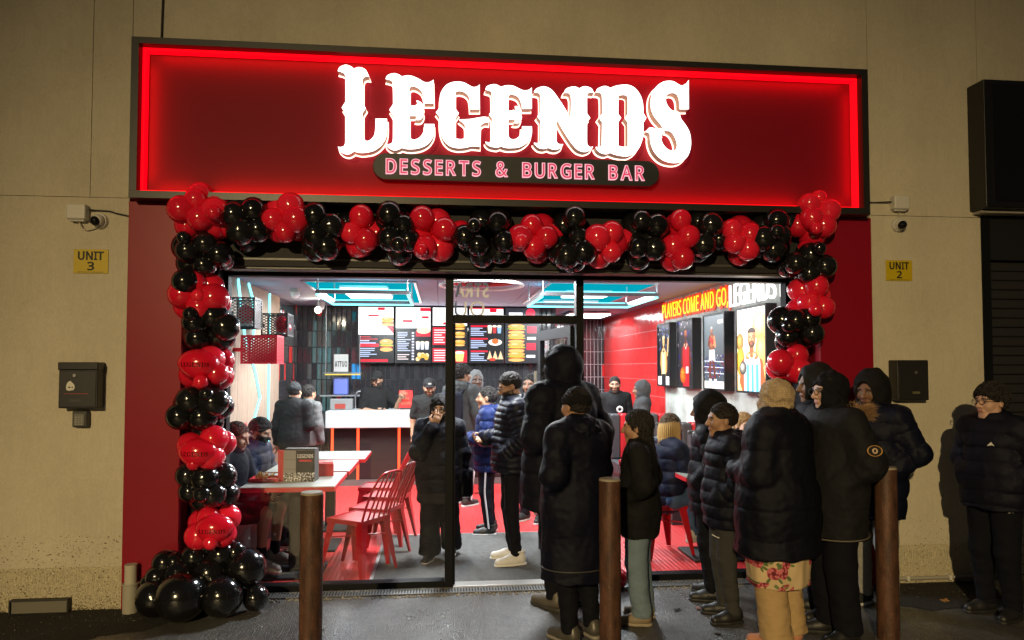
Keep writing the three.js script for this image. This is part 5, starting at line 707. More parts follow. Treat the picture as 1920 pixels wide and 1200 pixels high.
// ---- head, in its own axes: face towards +z, origin between the ears, 0.235 m tall
function headField(o = {}) {
  const cran = ell([0, 0.035, -0.012], [0.074, 0.088, 0.096]), face = ell([0, -0.032, 0.022], [0.058, 0.088, 0.07]), chin = seg([-0.012, -0.1, 0.06], [0.012, -0.1, 0.06], 0.021, 0.021), jaw = seg([-0.045, -0.062, 0.01], [0.045, -0.062, 0.01], 0.026, 0.026);
  const nose = seg([0, 0.016, 0.088], [0, -0.026, 0.108], 0.008, 0.0135), nost = seg([-0.012, -0.03, 0.096], [0.012, -0.03, 0.096], 0.008, 0.008), brow = seg([-0.036, 0.024, 0.076], [0.036, 0.024, 0.076], 0.014, 0.014), lip = seg([-0.017, -0.06, 0.083], [0.017, -0.06, 0.083], 0.009, 0.009);
  const cheekL = ell([0.04, -0.022, 0.056], [0.028, 0.03, 0.03]), cheekR = ell([-0.04, -0.022, 0.056], [0.028, 0.03, 0.03]), neck = seg([0, -0.07, -0.018], [0, -0.2, -0.035], 0.05, 0.058), earL = ell([0.076, -0.002, -0.008], [0.01, 0.03, 0.018]), earR = ell([-0.076, -0.002, -0.008], [0.01, 0.03, 0.018]), eL = ell([0.031, 0.004, 0.094], [0.019, 0.012, 0.016]), eR = ell([-0.031, 0.004, 0.094], [0.019, 0.012, 0.016]), bL = ell([0.031, 0.004, 0.072], [0.012, 0.011, 0.012]), bR = ell([-0.031, 0.004, 0.072], [0.012, 0.011, 0.012]);
  return (x, y, z) => { let d = smin(cran(x, y, z), face(x, y, z), 0.04); d = smin(d, chin(x, y, z), 0.03); d = smin(d, jaw(x, y, z), 0.03); d = smin(d, cheekL(x, y, z), 0.02); d = smin(d, cheekR(x, y, z), 0.02); d = smin(d, brow(x, y, z), 0.018); d = smax(d, -eL(x, y, z), 0.012); d = smax(d, -eR(x, y, z), 0.012); d = smin(d, bL(x, y, z), 0.003); d = smin(d, bR(x, y, z), 0.003); d = smin(d, nose(x, y, z), 0.012); d = smin(d, nost(x, y, z), 0.008); d = smin(d, lip(x, y, z), 0.01); d = smin(d, neck(x, y, z), 0.03); d = smin(d, earL(x, y, z), 0.006); return smin(d, earR(x, y, z), 0.006); };
}
const theHead = headField();
function paintHead(g, skin, hair, o) {   // pigment of skin, lips, brows and eyes
  const p = g.attributes.position, c = new Float32Array(p.count * 3);
  for (let i = 0; i < p.count; i++) {
    const x = Math.abs(p.getX(i)), y = p.getY(i), z = p.getZ(i); let q = skin;
    if (z > 0.055) {
      if (Math.abs(y + 0.06) < 0.0085 && x < 0.021) q = [skin[0] * 0.78, skin[1] * 0.5, skin[2] * 0.48];
      if (Math.abs(y - 0.027 + (x - 0.03) * 0.15) < 0.0055 && x > 0.012 && x < 0.052) q = hair;
      const ex = (x - 0.031) / 0.0125, ey = (y - 0.004) / 0.0068, e = ex * ex + ey * ey; if (e < 1) q = Math.hypot((x - 0.031), (y - 0.004)) < 0.0062 ? [0.012, 0.008, 0.006] : [0.5, 0.48, 0.46]; else if (e < 1.7 && ey > 0) q = [skin[0] * 0.3, skin[1] * 0.25, skin[2] * 0.25];
    }
    if (o.beard && z > -0.005 && y < -0.025 && !(Math.abs(y + 0.06) < 0.0075 && x < 0.02) && (y < -0.075 || x > 0.033 || (y < -0.04 && y > -0.053) || y < -0.07) && y > -0.125) q = [hair[0] * 0.8 + skin[0] * 0.12, hair[1] * 0.8 + skin[1] * 0.12, hair[2] * 0.8 + skin[2] * 0.12];
    c[3 * i] = q[0]; c[3 * i + 1] = q[1]; c[3 * i + 2] = q[2];
  }
  g.setAttribute('color', new THREE.BufferAttribute(c, 3)); return g;
}
function flat(g, skin) { const c = new Float32Array(g.attributes.position.count * 3); for (let i = 0; i < c.length; i += 3) { c[i] = skin[0]; c[i + 1] = skin[1]; c[i + 2] = skin[2]; } g.setAttribute('color', new THREE.BufferAttribute(c, 3)); return g; }
// ---- hand, in its own axes: fingers along -y, palm faces +z, thumb on +x (mirrored for the other hand); curl 0 open .. 1 closed
function handField(curl, spread = 1) {
  const parts = [], palm = [seg([-0.026, -0.045, 0], [0.026, -0.04, 0], 0.016, 0.017, 0.8), seg([-0.022, -0.08, 0], [0.026, -0.082, 0], 0.015, 0.015, 0.8), seg([0, -0.0, 0], [0, -0.07, 0], 0.026, 0.03, 0.6)];
  const chain = (base, len, rad, c0, side) => { let p = base, a = c0, out = []; for (let k = 0; k < 3; k++) { const L = len * [0.44, 0.32, 0.26][k]; const q = [p[0] + side * L, p[1] - Math.cos(a) * L, p[2] + Math.sin(a) * L]; out.push(seg(p, q, rad * (1 - k * 0.12), rad * (1 - (k + 1) * 0.12))); p = q; a += curl * [1.2, 1.1, 0.8][k] + 0.1; } return blend(out, 0.006); };
  const F = [[0.029, 0.074, 0.0088, 0.1], [0.01, 0.083, 0.0092, 0.02], [-0.01, 0.077, 0.0088, -0.05], [-0.028, 0.06, 0.0078, -0.13]];
  F.forEach(([x, L, R, s]) => parts.push(chain([x, -0.088, 0], L, R, curl * 0.9, s * spread)));
  const tb = [0.028, -0.03, 0.006], tm = [0.056, -0.06, 0.018 + curl * 0.012], te = [0.058 - curl * 0.03, -0.088, 0.026 + curl * 0.024]; const th = blend([seg(tb, tm, 0.013, 0.0105), seg(tm, te, 0.0105, 0.0085)], 0.006);
  const pm = blend(palm, 0.02);
  return (x, y, z) => { let d = smin(pm(x, y, z), th(x, y, z), 0.012); for (const q of parts) d = Math.min(d, smin(pm(x, y, z), q(x, y, z), 0.008)); return d; };
}
const handCache = {};
function handGeo(curl, h) { const k = curl + '_' + h; if (!handCache[k]) handCache[k] = volume(handField(curl), [-0.07, -0.2, -0.05], [0.085, 0.04, 0.12], h, 0.012); return handCache[k].clone(); }
const ARMS = {   // left arm, person's left is +x: elbow, wrist
  side: [[0.235, 1.11, -0.035], [0.245, 0.87, 0.02]], pocket: [[0.272, 1.14, -0.075], [0.15, 0.985, 0.075]], front: [[0.235, 1.12, -0.01], [0.10, 1.10, 0.23]], fold: [[0.245, 1.11, 0.05], [0.03, 1.09, 0.19]], mouth: [[0.20, 1.14, 0.15], [0.055, 1.40, 0.15]], back: [[0.25, 1.12, -0.09], [0.2, 0.9, -0.08]], table: [[0.24, 1.12, 0.08], [0.1, 1.06, 0.32]], raise: [[0.3, 1.16, 0.1], [0.26, 1.30, 0.3]],
};
const LEGS = { stand: [[0.095, 0.49, 0.015], [0.1, 0.085, -0.03]], apart: [[0.115, 0.49, 0.015], [0.135, 0.085, -0.03]], fore: [[0.1, 0.52, 0.13], [0.1, 0.10, 0.16]], aft: [[0.1, 0.50, -0.03], [0.1, 0.12, -0.25]], sit: [[0.13, 0.92, 0.43], [0.12, 0.5, 0.4]] };
const SKIN = { light: [0.55, 0.33, 0.24], olive: [0.46, 0.27, 0.18], tan: [0.36, 0.2, 0.125], brown: [0.2, 0.1, 0.06], dark: [0.085, 0.042, 0.026] };
const fabric = (c, rough = 0.85, o = {}) => phys(c, rough, { bumpMap: texCloth, bumpScale: 0.0012, specularIntensity: 0.28, ...o });
const mSkin = phys(0xffffff, 0.55, { vertexColors: true, sheen: 0.1 });
const nz = (x, y, z, f) => noise(x * f, y * f, z * f);

function person(P) {
  const t = thing('person', P.label, 'person', [P.x, P.y || 0, P.z], P.yaw, P.group);
  const sit = P.sit, s = P.h / 1.70, fine = P.fine || 1, r = rng(P.seed || 1), skin = SKIN[P.skin || 'tan'], hairC = P.hairC || [0.012, 0.009, 0.008];
  const S = new THREE.Group(); S.name = 'figure';
  const drop = sit ? (P.seatH || 0.46) / s - 0.86 : 0;   // lowers the upper body onto the seat
  const V3 = p => [p[0] * s, (p[1] + drop) * s, p[2] * s], lean = P.lean || 0, bulk = P.bulk || 1;
  const U = p => { const dy = p[1] - 0.95; return V3([p[0] + (P.sway || 0) * dy, p[1], p[2] + lean * dy]); };
  const sh = P.shoulder || 0.178;
  const armL = P.armL ? (typeof P.armL === 'string' ? ARMS[P.armL] : P.armL) : ARMS.side, armR0 = P.armR ? (typeof P.armR === 'string' ? ARMS[P.armR] : P.armR) : ARMS.side;
  const mir = a => a.map(p => [-p[0], p[1], p[2]]), armR = mir(armR0);
  const legL = LEGS[P.legL || (sit ? 'sit' : 'stand')], legR = mir(LEGS[P.legR || P.legL || (sit ? 'sit' : 'stand')]);
  const J = { hip: U([0, 0.93, 0]), waist: U([0, 1.06, 0.0]), chest: U([0, 1.27, -0.005]), neck: U([0, 1.43, -0.02]), shL: U([sh, 1.385, -0.02]), shR: U([-sh, 1.385, -0.02]), elL: U(armL[0]), wrL: U(armL[1]), elR: U(armR[0]), wrR: U(armR[1]), hpL: V3([0.085, 0.9, 0]), hpR: V3([-0.085, 0.9, 0]), knL: V3(legL[0]), anL: V3(legL[1]), knR: V3(legR[0]), anR: V3(legR[1]) };
  if (sit) { const lo = (p) => p; }
  const headC = U([0, 1.572, 0.012 + lean * 0.0]), hs = (P.headScale || 1) * (0.6 + 0.4 * s);
  const hm = new THREE.Matrix4().compose(new THREE.Vector3(...headC), new THREE.Quaternion().setFromEuler(new THREE.Euler(P.nod || 0, P.turn || 0, P.tilt || 0, 'YXZ')), new THREE.Vector3(hs, hs, hs));
  const R = v => v * s, slim = P.bottom && !P.bottom.short ? 0.72 : 1;
  // --- the body itself
  const bodyF = blend([seg(J.hip, J.waist, R(0.145), R(0.125), 0.7), seg(J.waist, J.chest, R(0.125), R(0.15), 0.68), seg(J.shL, J.shR, R(0.055), R(0.055)), seg(J.chest, J.neck, R(0.09), R(0.06), 0.8), seg(J.neck, headC, R(0.052), R(0.045)),
    seg(J.shL, J.elL, R(0.052), R(0.04)), seg(J.elL, J.wrL, R(0.042), R(0.028)), seg(J.shR, J.elR, R(0.052), R(0.04)), seg(J.elR, J.wrR, R(0.042), R(0.028)),
    seg(J.hpL, J.knL, R(0.085 * slim), R(0.056 * slim)), seg(J.knL, J.anL, R(0.056 * slim), R(0.036)), seg(J.hpR, J.knR, R(0.085 * slim), R(0.056 * slim)), seg(J.knR, J.anR, R(0.056 * slim), R(0.036))], R(0.05));
  const box = (pts, m) => { const lo = [9, 9, 9], hi = [-9, -9, -9]; for (const p of pts) for (let k = 0; k < 3; k++) { lo[k] = Math.min(lo[k], p[k] - m); hi[k] = Math.max(hi[k], p[k] + m); } return [lo, hi]; };
  const all = Object.values(J);
  const [blo, bhi] = box(all, 0.22);
  const pieces = [flat(volume(bodyF, blo, bhi, 0.017), skin)];
  const hg = paintHead(volume(theHead, [-0.11, -0.21, -0.13], [0.11, 0.145, 0.14], 0.0042 * fine, 0.01), skin, P.browC || hairC, P); hg.applyMatrix4(hm); pieces.push(hg);
  const hand = (el, wr, side, curl, roll) => { const g = handGeo(curl, 0.0042 * fine); if (side < 0) { g.scale(-1, 1, 1); const ix = g.index.array; for (let i = 0; i < ix.length; i += 3) { const q = ix[i]; ix[i] = ix[i + 1]; ix[i + 1] = q; } } const d = new THREE.Vector3(wr[0] - el[0], wr[1] - el[1], wr[2] - el[2]).normalize(); const q = new THREE.Quaternion().setFromUnitVectors(new THREE.Vector3(0, -1, 0), d).multiply(new THREE.Quaternion().setFromAxisAngle(new THREE.Vector3(0, 1, 0), roll)); const k = 0.55 + 0.45 * s; g.applyMatrix4(new THREE.Matrix4().compose(new THREE.Vector3(...wr), q, new THREE.Vector3(k, k, k))); pieces.push(flat(g, skin)); };
  if (P.handL) hand(J.elL, J.wrL, 1, P.handL[0], P.handL[1]); if (P.handR) hand(J.elR, J.wrR, -1, P.handR[0], P.handR[1]);
  const body = mergeGeometries(pieces.map(g => g.toNonIndexed ? g : g)); obj('body', body, mSkin, t);
  // --- upper garment
  const T = P.top, th = T.thick || 0.02, hem = (T.hem ?? 0.86), fluff = T.fluff || 0;
  {
    const flare = T.flare || 0, len = [];
    const a = seg(J.hip, J.waist, R((0.152 + flare * 0.4) * bulk + th), R(0.138 * bulk + th), 0.78), b = seg(J.waist, J.chest, R(0.138 * bulk + th), R(0.158 * bulk + th), 0.74), c = seg(J.shL, J.shR, R(0.058 + th * 0.8), R(0.058 + th * 0.8)), n = seg(J.chest, J.neck, R(0.10 + th), R(0.07 + th * 0.7), 0.9);
    const low = hem < 0.9 && !sit ? seg(J.hip, V3([0, hem - 0.02, 0]), R((0.152 + flare * 0.4) * bulk + th), R((0.16 + flare) * bulk + th), 0.78) : null;
    const ae = T.sleeve === 'short' ? 0.75 : 1;
    const aw = (w) => R(w + th * 0.9);
    const mk = (S0, E, W) => T.sleeve === 'short' ? [seg(S0, mix3(S0, E, 0.8), aw(0.058), aw(0.06))] : [seg(S0, E, aw(0.056 * (bulk * 0.5 + 0.5)), aw(0.05 * (bulk * 0.5 + 0.5))), seg(E, mix3(E, W, 0.97), aw(0.05 * (bulk * 0.5 + 0.5)), aw(0.036))];
    const L = mk(J.shL, J.elL, J.wrL), Rr = mk(J.shR, J.elR, J.wrR), q = T.quilt || 0, qa = T.quiltDepth || 0.011, puff = v => qa * (Math.pow(Math.abs(Math.sin(v)), 0.55) - 0.75);
    const hemY = V3([0, hem, 0])[1], sd = (P.seed || 1) * 3.7;
    const f = (x, y, z) => {
      let d = smin(a(x, y, z), b(x, y, z), R(0.08)); d = smin(d, c(x, y, z), R(0.07)); d = smin(d, n(x, y, z), R(0.06)); if (low) d = smin(d, low(x, y, z), R(0.1));
      if (d < 0.12) { d += q ? -puff(y / q * Math.PI + nz(x, y * 0.3, z, 3) * 0.35) : 0; d += nz(x + sd, y * 0.5, z, 6) * 0.006 + nz(x + sd, y * 1.1, z, 15) * 0.002; }
      if (!sit || hem > 0.9) d = smax(d, hemY - y + 0.006 * Math.sin(x * 30 + z * 21 + sd), 0.014);
      let e = L[0](x, y, z), tt = L[0].t * 0.29; if (L[1]) { const e1 = L[1](x, y, z); if (e1 < e) tt = 0.29 + L[1].t * 0.25; e = smin(e, e1, R(0.05)); }
      let g = Rr[0](x, y, z), tr = Rr[0].t * 0.29; if (Rr[1]) { const g1 = Rr[1](x, y, z); if (g1 < g) tr = 0.29 + Rr[1].t * 0.25; g = smin(g, g1, R(0.05)); }
      if (e < 0.1) e += (q ? -puff(tt / q * Math.PI + 0.5) : 0) + nz(x + sd, y, z, 9) * 0.006 + nz(x, y + sd, z, 20) * 0.002; if (g < 0.1) g += (q ? -puff(tr / q * Math.PI + 0.5) : 0) + nz(x, y, z + sd, 9) * 0.006 + nz(x + sd, y, z, 20) * 0.002;
      return smin(d, smin(e, g, R(0.02)), R(0.022));
    };
    const pts = [J.hip, J.neck, J.shL, J.shR, J.elL, J.wrL, J.elR, J.wrR, V3([0, Math.min(hem, 0.95), 0])]; const [lo, hi] = box(pts, 0.24 * Math.max(1, bulk) + flare);
    obj(T.name || 'jacket', volume(f, lo, hi, 0.0105 * fine), T.mat, t);
    if (T.skirt) { // a hanging tunic or long hem below the coat
      const sk = T.skirt, top = V3([0, sk.top, 0]), bot = V3([0, sk.bottom, 0]), cone = seg(top, bot, R(0.165 * bulk), R(sk.r), 0.8), y0 = bot[1], y1 = top[1] + 0.02;
      obj(sk.name || 'skirt', volume((x, y, z) => { let d = cone(x, y, z); const an = Math.atan2(z, x); d += 0.008 * Math.sin(an * 9 + sd) * clamp((y1 - y) * 2.5) + nz(x, y * 0.4, z, 11) * 0.006; return smax(smax(d, y0 - y, 0.008), y - y1, 0.008); }, [-0.36, y0 - 0.05, -0.36], [0.36, y1 + 0.05, 0.36], 0.0115 * fine), sk.mat, t);
    }
    if (T.collar !== 0) { const cN = U([0, 1.445, -0.02]), cr = T.collar || 0.075; const tor = new THREE.TorusGeometry(R(cr), R(0.022 + th * 0.5), 10, 28); tor.scale(1, 0.95, 1.25); tor.rotateX(Math.PI / 2 - 0.15); tor.translate(cN[0], cN[1] + R(0.005), cN[2] + R(0.01)); obj('collar', tor, T.mat, t); }
    if (T.hoodDown) { const hc = U([0, 1.43, -0.12]); const hd = (() => { const A = seg([hc[0] - R(0.085), hc[1], hc[2] + R(0.04)], [hc[0] + R(0.085), hc[1], hc[2] + R(0.04)], R(0.052), R(0.052)), Bq = seg([hc[0], hc[1] - R(0.01), hc[2]], [hc[0], hc[1] - R(0.14), hc[2] - R(0.015)], R(0.085), R(0.045), 0.6); return (x, y, z) => smin(A(x, y, z), Bq(x, y, z), R(0.05)) + nz(x, y, z, 18) * 0.007; })(); obj('hood', volume(hd, [hc[0] - 0.25, hc[1] - 0.3, hc[2] - 0.2], [hc[0] + 0.25, hc[1] + 0.14, hc[2] + 0.2], 0.0105 * fine), T.mat, t); }
    if (T.stripeHem) { const y = hemY + R(0.09); const tor = new THREE.TorusGeometry(R((0.158 + flare) * bulk + th) , 0.004, 6, 60); tor.rotateX(Math.PI / 2); tor.scale(1, 1, 0.79); tor.translate(0, y, 0); obj('hem_stripe', tor, T.stripeHem, t); }
  }
  // --- trousers
  const Bm = P.bottom;
  if (Bm) {
    const w = Bm.w || 1, fl = Bm.flare || 0, cut = Bm.cut ?? 0.07, sd = (P.seed || 1) * 5.1;
    const parts = [seg(J.hpL, J.hpR, R(0.098 * w), R(0.098 * w)), seg(J.hip, J.hpL, R(0.12), R(0.1)), seg(J.hip, J.hpR, R(0.12), R(0.1))];
    const endL = Bm.short ? mix3(J.hpL, J.knL, 0.9) : J.knL, endR = Bm.short ? mix3(J.hpR, J.knR, 0.9) : J.knR;
    parts.push(seg(J.hpL, endL, R(0.1 * w), R(0.074 * w + fl * 0.3)), seg(J.hpR, endR, R(0.1 * w), R(0.074 * w + fl * 0.3)));
    if (!Bm.short) parts.push(seg(J.knL, J.anL, R(0.074 * w + fl * 0.3), R(0.054 * w + fl)), seg(J.knR, J.anR, R(0.074 * w + fl * 0.3), R(0.054 * w + fl)));
    const base = blend(parts, R(0.025)), yc = Math.min(J.anL[1], J.anR[1]) - R(0.085) + cut * s;
    const f = (x, y, z) => { let d = base(x, y, z); if (d < 0.08) { const low = clamp(1 - (y - yc) / 0.35) * 0.6 + 0.4; d += (nz(x + sd, y * 1.2, z, 8) * 0.007 + nz(x + sd, y * 1.8, z, 15) * 0.0028) * low; } return smax(d, yc - y, 0.01); };
    const [lo, hi] = box([J.hip, J.hpL, J.hpR, J.knL, J.knR, J.anL, J.anR], 0.16 + fl); const tr = obj(Bm.name || 'trousers', volume(f, lo, hi, 0.0105 * fine), Bm.mat, t);
    if (Bm.stripe) for (const [h0, k0, a0, sx] of [[J.hpL, J.knL, J.anL, 1], [J.hpR, J.knR, J.anR, -1]]) { const off = (p, rr) => [p[0] + sx * R(rr), p[1], p[2]]; obj('side_stripe', tube([off(h0, 0.1 * w), off(mix3(h0, k0, 0.5), 0.09 * w), off(k0, 0.076 * w), off(mix3(k0, a0, 0.5), 0.066 * w), off(a0, 0.056 * w)], R(0.012), 24, 6), Bm.stripe, tr); }
  }
  // --- shoes
  if (P.shoes) for (const [an, kn, sx] of [[J.anL, J.knL, 1], [J.anR, J.knR, -1]]) {
    const q = P.shoes, up = an[1] - R(0.085), pitch = 0, L = R(q.len || 1), toe = sx * 0.18, cx = Math.sin(toe), cz = Math.cos(toe), at = (u, v, wv) => [an[0] + (u * cz + wv * cx) * L, up + v * L, an[2] + (-u * cx + wv * cz) * L];
    const A = seg(at(0, 0.06, -0.035), at(0, 0.05, 0.06), 0.042 * L, 0.042 * L), T2 = seg(at(0, 0.045, 0.05), at(0, 0.036, 0.155), 0.043 * L, 0.034 * L), C = seg(at(0, 0.1, -0.02), at(0, 0.06, -0.02), 0.042 * L, 0.044 * L); const fl = up + 0.022 * L;
    const f = (x, y, z) => smax(smin(smin(A(x, y, z), T2(x, y, z), 0.03), C(x, y, z), 0.03), fl - y, 0.004);
    const ws = R(0.13) + 0.1; const so = obj('shoe', volume(f, [an[0] - ws, up - 0.01, an[2] - ws], [an[0] + ws, up + 0.19, an[2] + ws + 0.06], 0.0075 * fine), q.mat, t);
    const s1 = seg(at(0, 0.016, -0.042), at(0, 0.016, 0.05), 0.043 * L, 0.046 * L), s2 = seg(at(0, 0.016, 0.05), at(0, 0.016, 0.158), 0.046 * L, 0.037 * L);
    obj('sole', volume((x, y, z) => smax(smax(smin(s1(x, y, z), s2(x, y, z), 0.02), y - fl - 0.004 * L, 0.004), up + 0.001 - y, 0.004), [an[0] - ws, up - 0.03, an[2] - ws], [an[0] + ws, up + 0.08, an[2] + ws + 0.06], 0.0075 * fine), q.sole || q.mat, so);
    if (q.laces) { const lc = []; for (let i = 0; i < 4; i++) { const wv = 0.035 + i * 0.022, v = 0.098 - i * 0.007; lc.push(bar(at(-0.022, v - 0.012, wv), at(0.0, v, wv + 0.004), 0.004 * L, 6), bar(at(0.0, v, wv + 0.004), at(0.022, v - 0.012, wv), 0.004 * L, 6)); } obj('laces', lc, q.laces, so); const cl = new THREE.TorusGeometry(0.046 * L, 0.008 * L, 8, 20); cl.rotateX(Math.PI / 2); cl.translate(...at(0, 0.118, -0.02)); obj('padded_collar', cl, q.mat, so); }
    if (q.sock) { const k2 = mix3(an, kn, q.sockH || 0.25); obj('sock', bar(an, k2, R(0.044), 14), q.sock, t); }
  }
  // --- headwear and hair, in head axes
  const inHead = (name, f, lo, hi, m, cell = 0.0055) => { const g = volume(f, lo, hi, cell * fine, 0.02); g.applyMatrix4(hm); return obj(name, g, m, t); };
  const H = P.hat, sd = (P.seed || 1) * 2.3;
  const cranBig = (k) => ell([0, 0.035, -0.014], [0.074 + k, 0.089 + k, 0.096 + k]);
  if (P.hair) {
    const m = P.hairM || mat(lin(...hairC), 0.8), st = P.hair, k = { short: 0.0095, curly: 0.026, thick: 0.02, long: 0.014, buzz: 0.004, braids: 0.01 }[st] || 0.0095, c = cranBig(k), nrm = [0, -0.6, 0.8];
    const lo = st === 'long' ? (P.hairLen || 0.34) : 0, back = lo ? seg([0, -0.0, -0.055], [0, -lo, -0.09], 0.085, P.hairW || 0.075, 0.6) : null;
    inHead('hair', (x, y, z) => { let d = c(x, y, z); d = smax(d, (y - 0.056) * nrm[1] + (z - 0.076) * nrm[2] + (st === 'curly' ? -0.012 : 0), 0.014); if (st === 'short' || st === 'buzz' || st === 'curly' || st === 'thick') { const fade = 0.012 - y - (z < -0.02 ? 0.05 : 0); d = smax(d, fade, 0.02); } if (back) d = smin(d, smax(back(x, y, z), z - 0.035, 0.02), 0.03); const fq = st === 'curly' ? 62 : st === 'long' ? 30 : 45, am = st === 'curly' ? 0.011 : st === 'short' ? 0.0048 : 0.0055; return d + (st === 'long' ? nz(x * 2.2 + sd, y * 0.25, z * 2.2, fq) : st === 'curly' ? nz(x + sd, y, z, fq) : noise(Math.atan2(x, 0.12 - y) * 26 + sd, z * 9, y * 6)) * am + (st === 'curly' || st === 'long' ? nz(x + sd, y * 0.6, z, fq * 2.3) * am * 0.5 : 0); }, [-0.15, -0.2 - lo, -0.2], [0.15, 0.19, 0.14], m, 0.005);
    if (st === 'braids') { const g = []; for (let i = 0; i < (P.nBraids || 16); i++) { const a = (i / ((P.nBraids || 16) - 1) - 0.5) * 4.2 + Math.PI, rx = 0.088, L = (P.hairLen || 0.3) * (0.8 + 0.3 * r()); const x0 = Math.sin(a) * rx, z0 = Math.cos(a) * 0.1 - 0.02; g.push(tube([[x0 * 0.7, 0.09, z0 * 0.7], [x0, 0.02, z0], [x0 * 1.08, -0.08, z0 * 1.05 - 0.005], [x0 * 1.15 + (r() - 0.5) * 0.03, -L * 0.6, z0 * 1.1 - 0.01], [x0 * 1.25 + (r() - 0.5) * 0.05, -L, z0 * 1.1]], 0.0085, 26, 6)); } const q = merge(g); q.applyMatrix4(hm); obj('braids', q, P.braidM || m, t); }
  }
  if (H) {
    const m = H.mat;
    if (H.type === 'beanie') inHead('beanie', (x, y, z) => { let d = cranBig(0.011)(x, y, z); d = Math.min(d, smax(cranBig(0.0165)(x, y, z), Math.abs(y - 0.045 + z * 0.12) - 0.026, 0.01)); d = smax(d, 0.02 - y - z * 0.12 - (z < 0 ? 0.02 : 0), 0.012); return d + nz(x + sd, y, z, 11) * 0.004; }, [-0.14, -0.06, -0.16], [0.14, 0.18, 0.14], m, 0.0045);
    if (H.type === 'cap') { const vis = ell([0, 0.05, 0.12], [0.07, 0.012, 0.075]); inHead('cap', (x, y, z) => { let d = cranBig(0.017)(x, y, z); d = smax(d, 0.042 - y, 0.01); const v = smax(vis(x, y + x * x * 3.5, z), -(z - 0.05), 0.01); return Math.min(d, v); }, [-0.13, -0.0, -0.15], [0.13, 0.17, 0.22], m, 0.0045); if (H.badge) { const g = bx(-0.024, 0.024, 0.07, 0.092, 0.108, 0.112); g.applyMatrix4(hm); obj('cap_badge', g, H.badge, t); } }
    if (H.type === 'hood') { const k = H.size || 1, o = ell([0, 0.022, -0.028], [0.108 * k, 0.138 * k, 0.13 * k]), dr = seg([0, -0.08, -0.03], [0, -0.2, -0.045], 0.1 * k, 0.13 * k, 0.95), op = ell([0, H.openY ?? -0.005, 0.13], [0.068, 0.1, 0.085 + (H.open || 0)]); inHead('hood', (x, y, z) => { let d = smin(o(x, y, z), dr(x, y, z), 0.05); d += nz(x + sd, y, z, 9) * 0.007; return smax(d, -op(x, y, z), 0.012); }, [-0.24, -0.34, -0.24], [0.24, 0.22, 0.2], m, 0.0065);
      if (H.fur) { const g = []; const rr = rng(41 + (P.seed || 1)); for (let i = 0; i < 620; i++) { const a = rr() * 6.283, w = (rr() - 0.5) * 0.05, cx = Math.cos(a), cy = Math.sin(a), p = [cx * (0.088 + w * 0.4) * k, 0.0 + cy * 0.118 * k, 0.052 + w + (rr() - 0.5) * 0.02]; const L = 0.016 + rr() * 0.018, c = new THREE.ConeGeometry(0.0028, L, 4, 1, true); c.translate(0, L / 2, 0); c.applyQuaternion(new THREE.Quaternion().setFromUnitVectors(new THREE.Vector3(0, 1, 0), new THREE.Vector3(cx + (rr() - 0.5) * 1.2, cy + (rr() - 0.5) * 1.2, 0.3 + (rr() - 0.5) * 1.6).normalize())); c.translate(...p); g.push(c); } const q = merge(g); q.applyMatrix4(hm); obj('fur_trim', q, H.fur, t).userData.kind = 'stuff'; } }
    if (H.type === 'hijab') { const o = ell([0, 0.03, -0.018], [0.092, 0.11, 0.114]), dr = seg([0, -0.08, -0.015], [0, -0.2, -0.02], 0.09, H.drape || 0.125, 0.95), op = ell([0, -0.025, 0.13], [0.054, 0.085, 0.085]); inHead('headscarf', (x, y, z) => { let d = smin(smin(o(x, y, z), ell([0, -0.05, 0.01], [0.078, 0.085, 0.09])(x, y, z), 0.04), dr(x, y, z), 0.05); d += 0.0028 * Math.sin((y * 0.8 + Math.abs(x) * 0.7 - z * 0.4) * 95 + nz(x, y, z, 8) * 3) + nz(x + sd, y, z, 16) * 0.005; return smax(d, -op(x, y, z), 0.01); }, [-0.2, -0.34, -0.2], [0.2, 0.18, 0.2], m, 0.0052); }
  }
  if (P.furCollar) { const g = [], rr = rng(91 + (P.seed || 1)), F = P.furCollar, c0 = U([0, 1.45, -0.1]); for (let i = 0; i < 1500; i++) { const a = Math.PI * (-0.15 + 1.3 * rr()), rx = R(F.r || 0.15), p = [c0[0] + Math.cos(a) * rx + (rr() - 0.5) * 0.05, c0[1] + (rr() - 0.5) * 0.07 + (F.dy || 0), c0[2] - Math.sin(a) * R(0.1) + (rr() - 0.5) * 0.05]; const L = 0.035 + rr() * 0.03, c = new THREE.ConeGeometry(0.0032, L, 4, 1, true); c.translate(0, L / 2, 0); c.applyQuaternion(new THREE.Quaternion().setFromUnitVectors(new THREE.Vector3(0, 1, 0), new THREE.Vector3(Math.cos(a) + (rr() - 0.5), (rr() - 0.4) * 1.4, -Math.sin(a) + (rr() - 0.5)).normalize())); c.translate(...p); g.push(c); } obj('fur_collar', merge(g), F.mat, t).userData.kind = 'stuff'; }
  if (P.glasses) { const g = [], m = P.glasses; for (const sx of [-1, 1]) { const rim = new THREE.TorusGeometry(0.019, 0.0022, 6, 20); rim.scale(1.15, 0.9, 1); rim.translate(sx * 0.031, 0.004, 0.107); g.push(rim, bar([sx * 0.052, 0.008, 0.104], [sx * 0.081, 0.008, 0.0], 0.002, 6)); } g.push(bar([-0.01, 0.008, 0.108], [0.01, 0.008, 0.108], 0.002, 6)); const q = merge(g); q.applyMatrix4(hm); obj('glasses', q, m, t); }
  if (P.mask) inHead('face_mask', (x, y, z) => { const d = theHead(x, y, z) - 0.006; return smax(smax(d, y + 0.012 - 0.0, 0.006), smax(-0.112 - y, 0.012 - z, 0.006), 0.006); }, [-0.1, -0.13, -0.02], [0.1, 0.02, 0.13], P.mask, 0.0045);
  return { t, J, hm, s, R, U, V3 };
}
